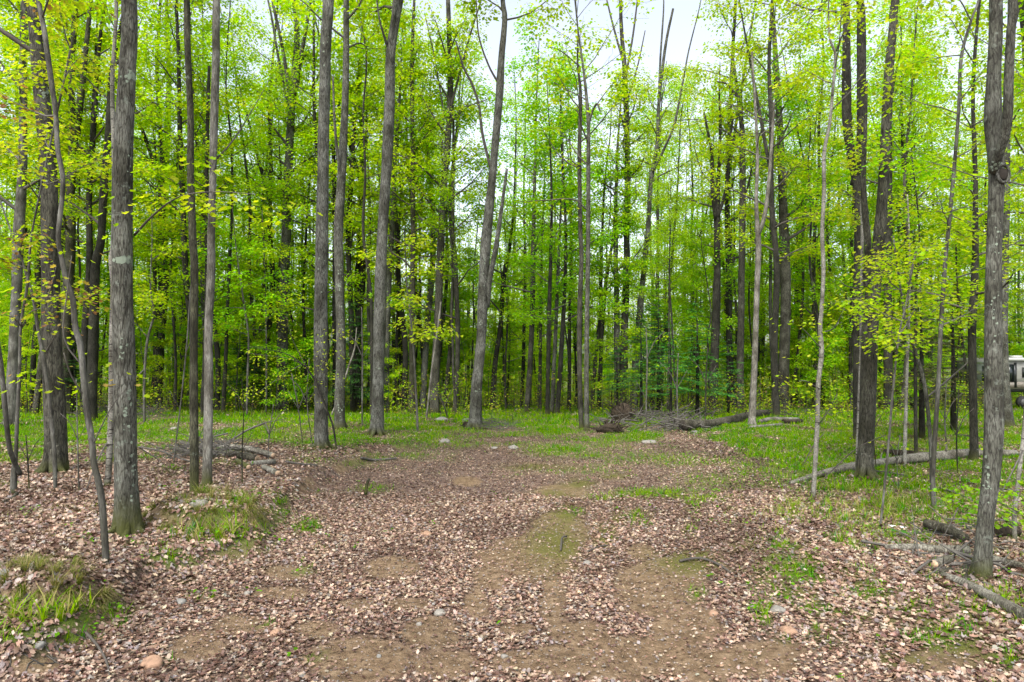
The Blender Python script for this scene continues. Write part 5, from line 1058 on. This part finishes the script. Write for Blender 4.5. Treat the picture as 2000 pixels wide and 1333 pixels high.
# tangled upturned root plate and rotten stump at the brush pile
def lumpy(name, label, cat, px, py, rx, ry, rz, mat, seed, spikes=0, sink=0.3, detail=4, rough=0.35, flat_=0.0, group=None):
    rng = np.random.default_rng(seed)
    import bmesh
    bm = bmesh.new(); bmesh.ops.create_icosphere(bm, subdivisions=detail, radius=1.0)
    V = np.array([v.co[:] for v in bm.verts]); F = np.array([[v.index for v in f.verts] for f in bm.faces]); bm.free()
    n = fbm(V[:, 0] * 1.4 + seed * 3.3 + 40, V[:, 1] * 1.4 + V[:, 2] * 1.7 + 40, 3) - .5; n2 = fbm(V[:, 0] * 5 + seed + 40, V[:, 1] * 5 + V[:, 2] * 5 + 60, 2) - .5
    V *= (1 + rough * (1.5 * n + 0.35 * n2))[:, None]
    # planar facets
    for j in range(5):
        d = rng.normal(0, 1, 3); d /= np.linalg.norm(d); c = rng.uniform(0.72, 0.92); p = V @ d; V -= np.maximum(p - c, 0)[:, None] * d * 0.85
    V *= (rx, ry, rz); mb = MB(); mb.add(V, None, F)
    for j in range(spikes):
        a = rng.random() * 6.28; e = rng.uniform(-0.1, 1.3); d = np.array([math.cos(a) * math.cos(e) * rx, math.sin(a) * math.cos(e) * ry, math.sin(e) * rz])
        t = d * rng.uniform(1.3, 2.1) + rng.normal(0, .12, 3); mb.tube([d * .5, d * 1.1 + rng.normal(0, .05, 3), t], [.03, .02, .006], 5)
    x, y, z = G(px, py); o = mb.build(name, mat, None); o.location = (x, y + ry * .3, z + rz * (1 - 2 * sink) * 1.0); o.rotation_euler[2] = rng.uniform(-.5, .5); tag(o, label, cat, group); return o
lumpy('root_plate', 'dark tangled upturned root plate in the brush pile', 'root plate', 1217, 826, .38, .25, .42, M['rotten'], 5, spikes=34, sink=.2)
lumpy('rotten_stump', 'reddish-brown rotten stump beside the twin slim stems', 'stump', 1190, 846, .42, .28, .19, M['rotten'], 6, spikes=26, sink=.25)
lumpy('tree_stump', 'small dark stump at the foot of the leaning pale-spotted trunk', 'stump', 915, 836, .22, .2, .14, M['rotten'], 7, spikes=10, sink=.2)

R = [(387, 986, 19, 9, 'rockw', 'white rounded rock on the bank below the slender mossy trunk'), (868, 864, 11, 6, 'rockw', 'pale rock at the far end of the track, left of centre'), (1002, 875, 9, 5, 'rockw', 'pale rock at the far end of the track, at centre'), (966, 876, 7, 3, 'rockw', 'small flat pale rock just left of the centre one'),
     (295, 1299, 21, 14, 'rocko', 'ochre slab of rock in bare earth at the lower left'), (537, 1239, 12, 8, 'rocko', 'pinkish round rock in the leaves left of the track'), (353, 1178, 12, 7, 'rockg', 'grey round rock in the leaves below the mossy bank'), (8, 1122, 12, 9, 'rockg', 'grey rock at the very left edge of the leaves'), (482, 1161, 7, 7, 'rockw', 'small white stone in bare earth left of the track'),
     (832, 1044, 12, 5, 'rocko', 'flat tan rock half sunk in the upper track'), (858, 1198, 15, 5, 'rockw', 'flat pale stone in bare earth on the left half of the track'), (1520, 1194, 18, 9, 'rockw', 'flat greyish rock in the leaves right of the track'), (1542, 1236, 18, 9, 'rocko', 'greenish ochre rock below the flat greyish one'), (1394, 1199, 10, 6, 'rocko', 'small tan rock at the right edge of the bare track'),
     (863, 820, 14, 5, 'rockg', 'long low grey boulder behind the leaning pale-spotted trunk'), (910, 822, 10, 4, 'rockg', 'grey boulder touching the leaning pale-spotted trunk'), (338, 838, 7, 4, 'rockw', 'pale rock in the bright grass left'), (818, 1220, 6, 4, 'rockw', 'little pale stone left of the flat pale one'), (1270, 864, 16, 4, 'rockw', 'low pale rock half hidden in leaves before the hollow log'),
     (75, 1262, 10, 8, 'rockg', 'grey stone under the grassy lower-left bank'), (1360, 845, 8, 4, 'rockg', 'small grey rock right of the hollow end'), (985, 1283, 8, 4, 'rockw', 'small white stone in the near centre of the track'), (740, 1283, 5, 3, 'rockg', 'small bluish stone in the near left track'), (1148, 1101, 10, 4, 'rockw', 'pale flat stone below the crooked twig')]
for i, (px, py, hw, hh, m_, lab) in enumerate(R):
    D_ = G(px, py + hh)[1]; s = D_ / FPX
    lumpy('rock', lab, 'rock', px, py + hh * .4, hw * s, hw * s * .8, max(hh * s * 1.15, .02), M[m_], 20 + i, detail=3, rough=.34, sink=.36)
# loose gravel of the track
def pebbles():
    n = 60000; x, y = scatter(n, 3.8, 13, .75, .6); g, mo, ba = cover(x, y); k = RNG.random(n) < ba * .75 + .02; x, y = x[k], y[k]; n = len(x)
    OCT = np.array([(1, 0, 0), (.3, .9, .1), (-.8, .5, 0), (-.7, -.6, 0), (.4, -.9, -.1), (0.1, .1, .6), (0, 0, -.6)], float)
    OF = np.array([(0, 1, 5), (1, 2, 5), (2, 3, 5), (3, 4, 5), (4, 0, 5), (1, 0, 6), (2, 1, 6), (3, 2, 6), (4, 3, 6), (0, 4, 6)])
    c = np.array([(.24, .19, .15), (.16, .135, .115), (.21, .18, .15), (.17, .11, .07), (.14, .09, .055)])[RNG.integers(0, 5, n)] * (.7 + .6 * RNG.random((n, 1)))
    s = 0.004 + 0.016 * RNG.random(n) ** 4
    V, F, C = leaves_mesh((OCT, OF), np.stack([x, y, height(x, y) + .002], -1), s, RNG.random(n) * 6.28, RNG.normal(0, .2, n), RNG.random(n) * 6.28, c)
    o = mesh_obj('gravel', V, [F], M['litter'], col=C); tag(o, 'small pebbles scattered over bare earth of the track', None, None, 'stuff')
pebbles()
def bank_roots():
    rng = np.random.default_rng(4); mb = MB(); P = BANK; o0 = None
    for i in range(90):
        k = rng.integers(1, len(P) - 1); t = rng.random(); q = P[k] + (P[k + 1] - P[k]) * t + rng.normal(0, .12, 2); a = rng.random() * 6.28; L = rng.uniform(.08, .35); pts = []
        for j in range(4):
            x, y = q + np.array([math.cos(a), math.sin(a)]) * L * j / 3 + rng.normal(0, .015, 2); pts.append([x, y, H(x, y) + .006 * (j % 2)])
        mb.tube(pts, [.006, .005, .004, .002], 5)
    o = mb.build('roots', M['twig']); tag(o, 'fine roots and twigs exposed along the eroded edge of the left bank', None, None, 'stuff')
bank_roots()
# brown dead leaf bunches hanging in a crown and a few white flowers
def flower(px, py, seed, lab):
    x, y, z = G(px, py); root = empty('white_flower', (x, y, z)); tag(root, lab, 'flower'); rng = np.random.default_rng(seed)
    mb = MB(); mb.tube([[0, 0, 0], [.01, 0, .16]], [.004, .003], 5); mb.build('stem', M['grassm'], root)
    a = np.arange(3) * 2.094 + rng.random(); V, F, C = leaves_mesh(SIMPLE, np.tile([.01, 0, .16], (3, 1)).astype(float), np.full(3, .055), a, np.full(3, -.1), a, np.tile((.8, .8, .78), (3, 1)))
    mesh_obj('petals', V, [F], M['litter'], root, col=C)
    V, F, C = leaves_mesh(SIMPLE, np.tile([0, 0, .10], (3, 1)).astype(float), np.full(3, .10), a + 1, np.full(3, -.1), a, np.tile((.07, .2, .03), (3, 1)))
    mesh_obj('foliage', V, [F], M['grass'], root, col=C)
M['grassm'] = plain('green_stem', (.08, .2, .03))
flower(1741, 1050, 1, 'white three-petalled flower left of the pair before the dark mossy stub'); flower(1762, 1053, 2, 'white three-petalled flower nearest the dark mossy log stub')

# ------------------------------------------------------------------ travel trailer parked beyond the trees
def box(mb, x0, x1, y0, y1, z0, z1, b=0.0):
    if b <= 0:
        V = [(x, y, z) for x in (x0, x1) for y in (y0, y1) for z in (z0, z1)]
        mb.add(V, [(0, 1, 3, 2), (4, 6, 7, 5), (0, 4, 5, 1), (2, 3, 7, 6), (0, 2, 6, 4), (1, 5, 7, 3)]); return
    # rounded in the x-z outline
    pr = []
    for cx, cz, a0 in ((x1 - b, z1 - b, 0), (x0 + b, z1 - b, 90), (x0 + b, z0 + b * .4, 180), (x1 - b, z0 + b * .4, 270)):
        bb = b if cz > (z0 + z1) / 2 else b * .4
        for t in range(5):
            a = math.radians(a0 + t * 22.5); pr.append((cx + (bb if cz > (z0 + z1) / 2 else bb) * math.cos(a), cz + bb * math.sin(a)))
    n = len(pr); V = [(px, y0, pz) for px, pz in pr] + [(px, y1, pz) for px, pz in pr] + [((x0 + x1) / 2, y0, (z0 + z1) / 2), ((x0 + x1) / 2, y1, (z0 + z1) / 2)]
    q = [(i, (i + 1) % n, n + (i + 1) % n, n + i) for i in range(n)]; f3 = [((i + 1) % n, i, 2 * n) for i in range(n)] + [(n + i, n + (i + 1) % n, 2 * n + 1) for i in range(n)]
    mb.add(V, q, f3)
def trailer():
    D_ = 38.0; p = at(1910, 760, D_); x0 = p[0]; z = H(x0 + 2, D_); zt = at(1950, 700, D_)[2]; zb = at(1950, 761, D_)[2]
    gz = min(z, at(1950, 795, D_)[2]); root = empty('travel_trailer', (x0, D_, gz)); tag(root, 'white and beige travel trailer with dark windows parked beyond the right trees', 'trailer')
    wh = plain('trailer_panel', (.25, .245, .225), .4, noise=.05); be = plain('trailer_beige', (.19, .165, .135), .5, noise=.05); dk = plain('trailer_trim', (.02, .022, .022), .3); gl = plain('trailer_glass', (.015, .02, .02), .08, noise=.02)
    wt = plain('awning_white', (.6, .6, .6), .4, noise=.02); rb = plain('tyre_rubber', (.02, .02, .02), .8); mt = plain('wheel_metal', (.12, .12, .12), .6, .3)
    hb, ht = zb - gz, zt - gz
    def P(n, m, *bx, par=root, b=0): mb = MB(); [box(mb, *q, b=b) for q in bx]; return mb.build(n, m, par, smooth=False)
    P('body', wh, (0, 6.6, 0, 2.3, hb, ht), b=.22)
    P('shaded_front', plain('trailer_panel_shaded', (.09, .11, .085), .5), (-.015, .78, -.02, 2.31, hb + .2, ht - .2))  # dull green slab over the body, shade on this end put into its colour
    P('lower_panel', be, (0.12, 6.5, -.012, 0, hb + .06, hb + .42))
    P('stripe', dk, (2.02, 2.16, -.014, 0, hb + .1, ht - .25)); P('stripe', dk, (4.0, 4.12, -.014, 0, hb + .1, ht - .25))
    wn = [(0.25, .50, hb + .45, ht - .45), (1.68, 1.98, hb + .45, ht - .38), (2.5, 2.95, hb + .7, ht - .55), (4.4, 5.2, hb + .7, ht - .5)]
    for a, b_, c, d in wn:
        f = P('window', dk, (a - .04, b_ + .04, -.03, 0, c - .04, d + .04)); P('pane', gl, (a, b_, -.036, -.031, c, d), par=f)
    dr = P('door', be, (3.2, 3.8, -.03, 0, hb + .06, ht - .35)); P('handle', mt, (3.25, 3.33, -.06, -.031, hb + .8, hb + .84), par=dr)
    mb = MB(); mb.tube([[1.55, -.14, ht - .06], [6.2, -.14, ht - .06]], [.09, .09], 12); mb.build('awning', wt, root)
    P('roof_vent', wt, (2.6, 3.1, .8, 1.3, ht, ht + .14)); P('chassis', dk, (.3, 6.3, .2, 2.1, hb - .16, hb - .002)); P('step', mt, (3.25, 3.75, -.35, -.05, hb - .35, hb - .3))
    for wx in (3.0, 3.85):
        mb = MB(); mb.tube([[wx - .4, .05, .33], [wx - .4, .27, .33]], [.33, .33], 20); t_ = mb.build('wheel', rb, root); mb = MB(); mb.tube([[wx - .4, .03, .33], [wx - .4, .049, .33]], [.18, .18], 16); mb.build('rim', mt, t_)
    for wx in (.5, 6.1): P('jack', mt, (wx, wx + .08, .3, .38, 0, hb - .16))
trailer()
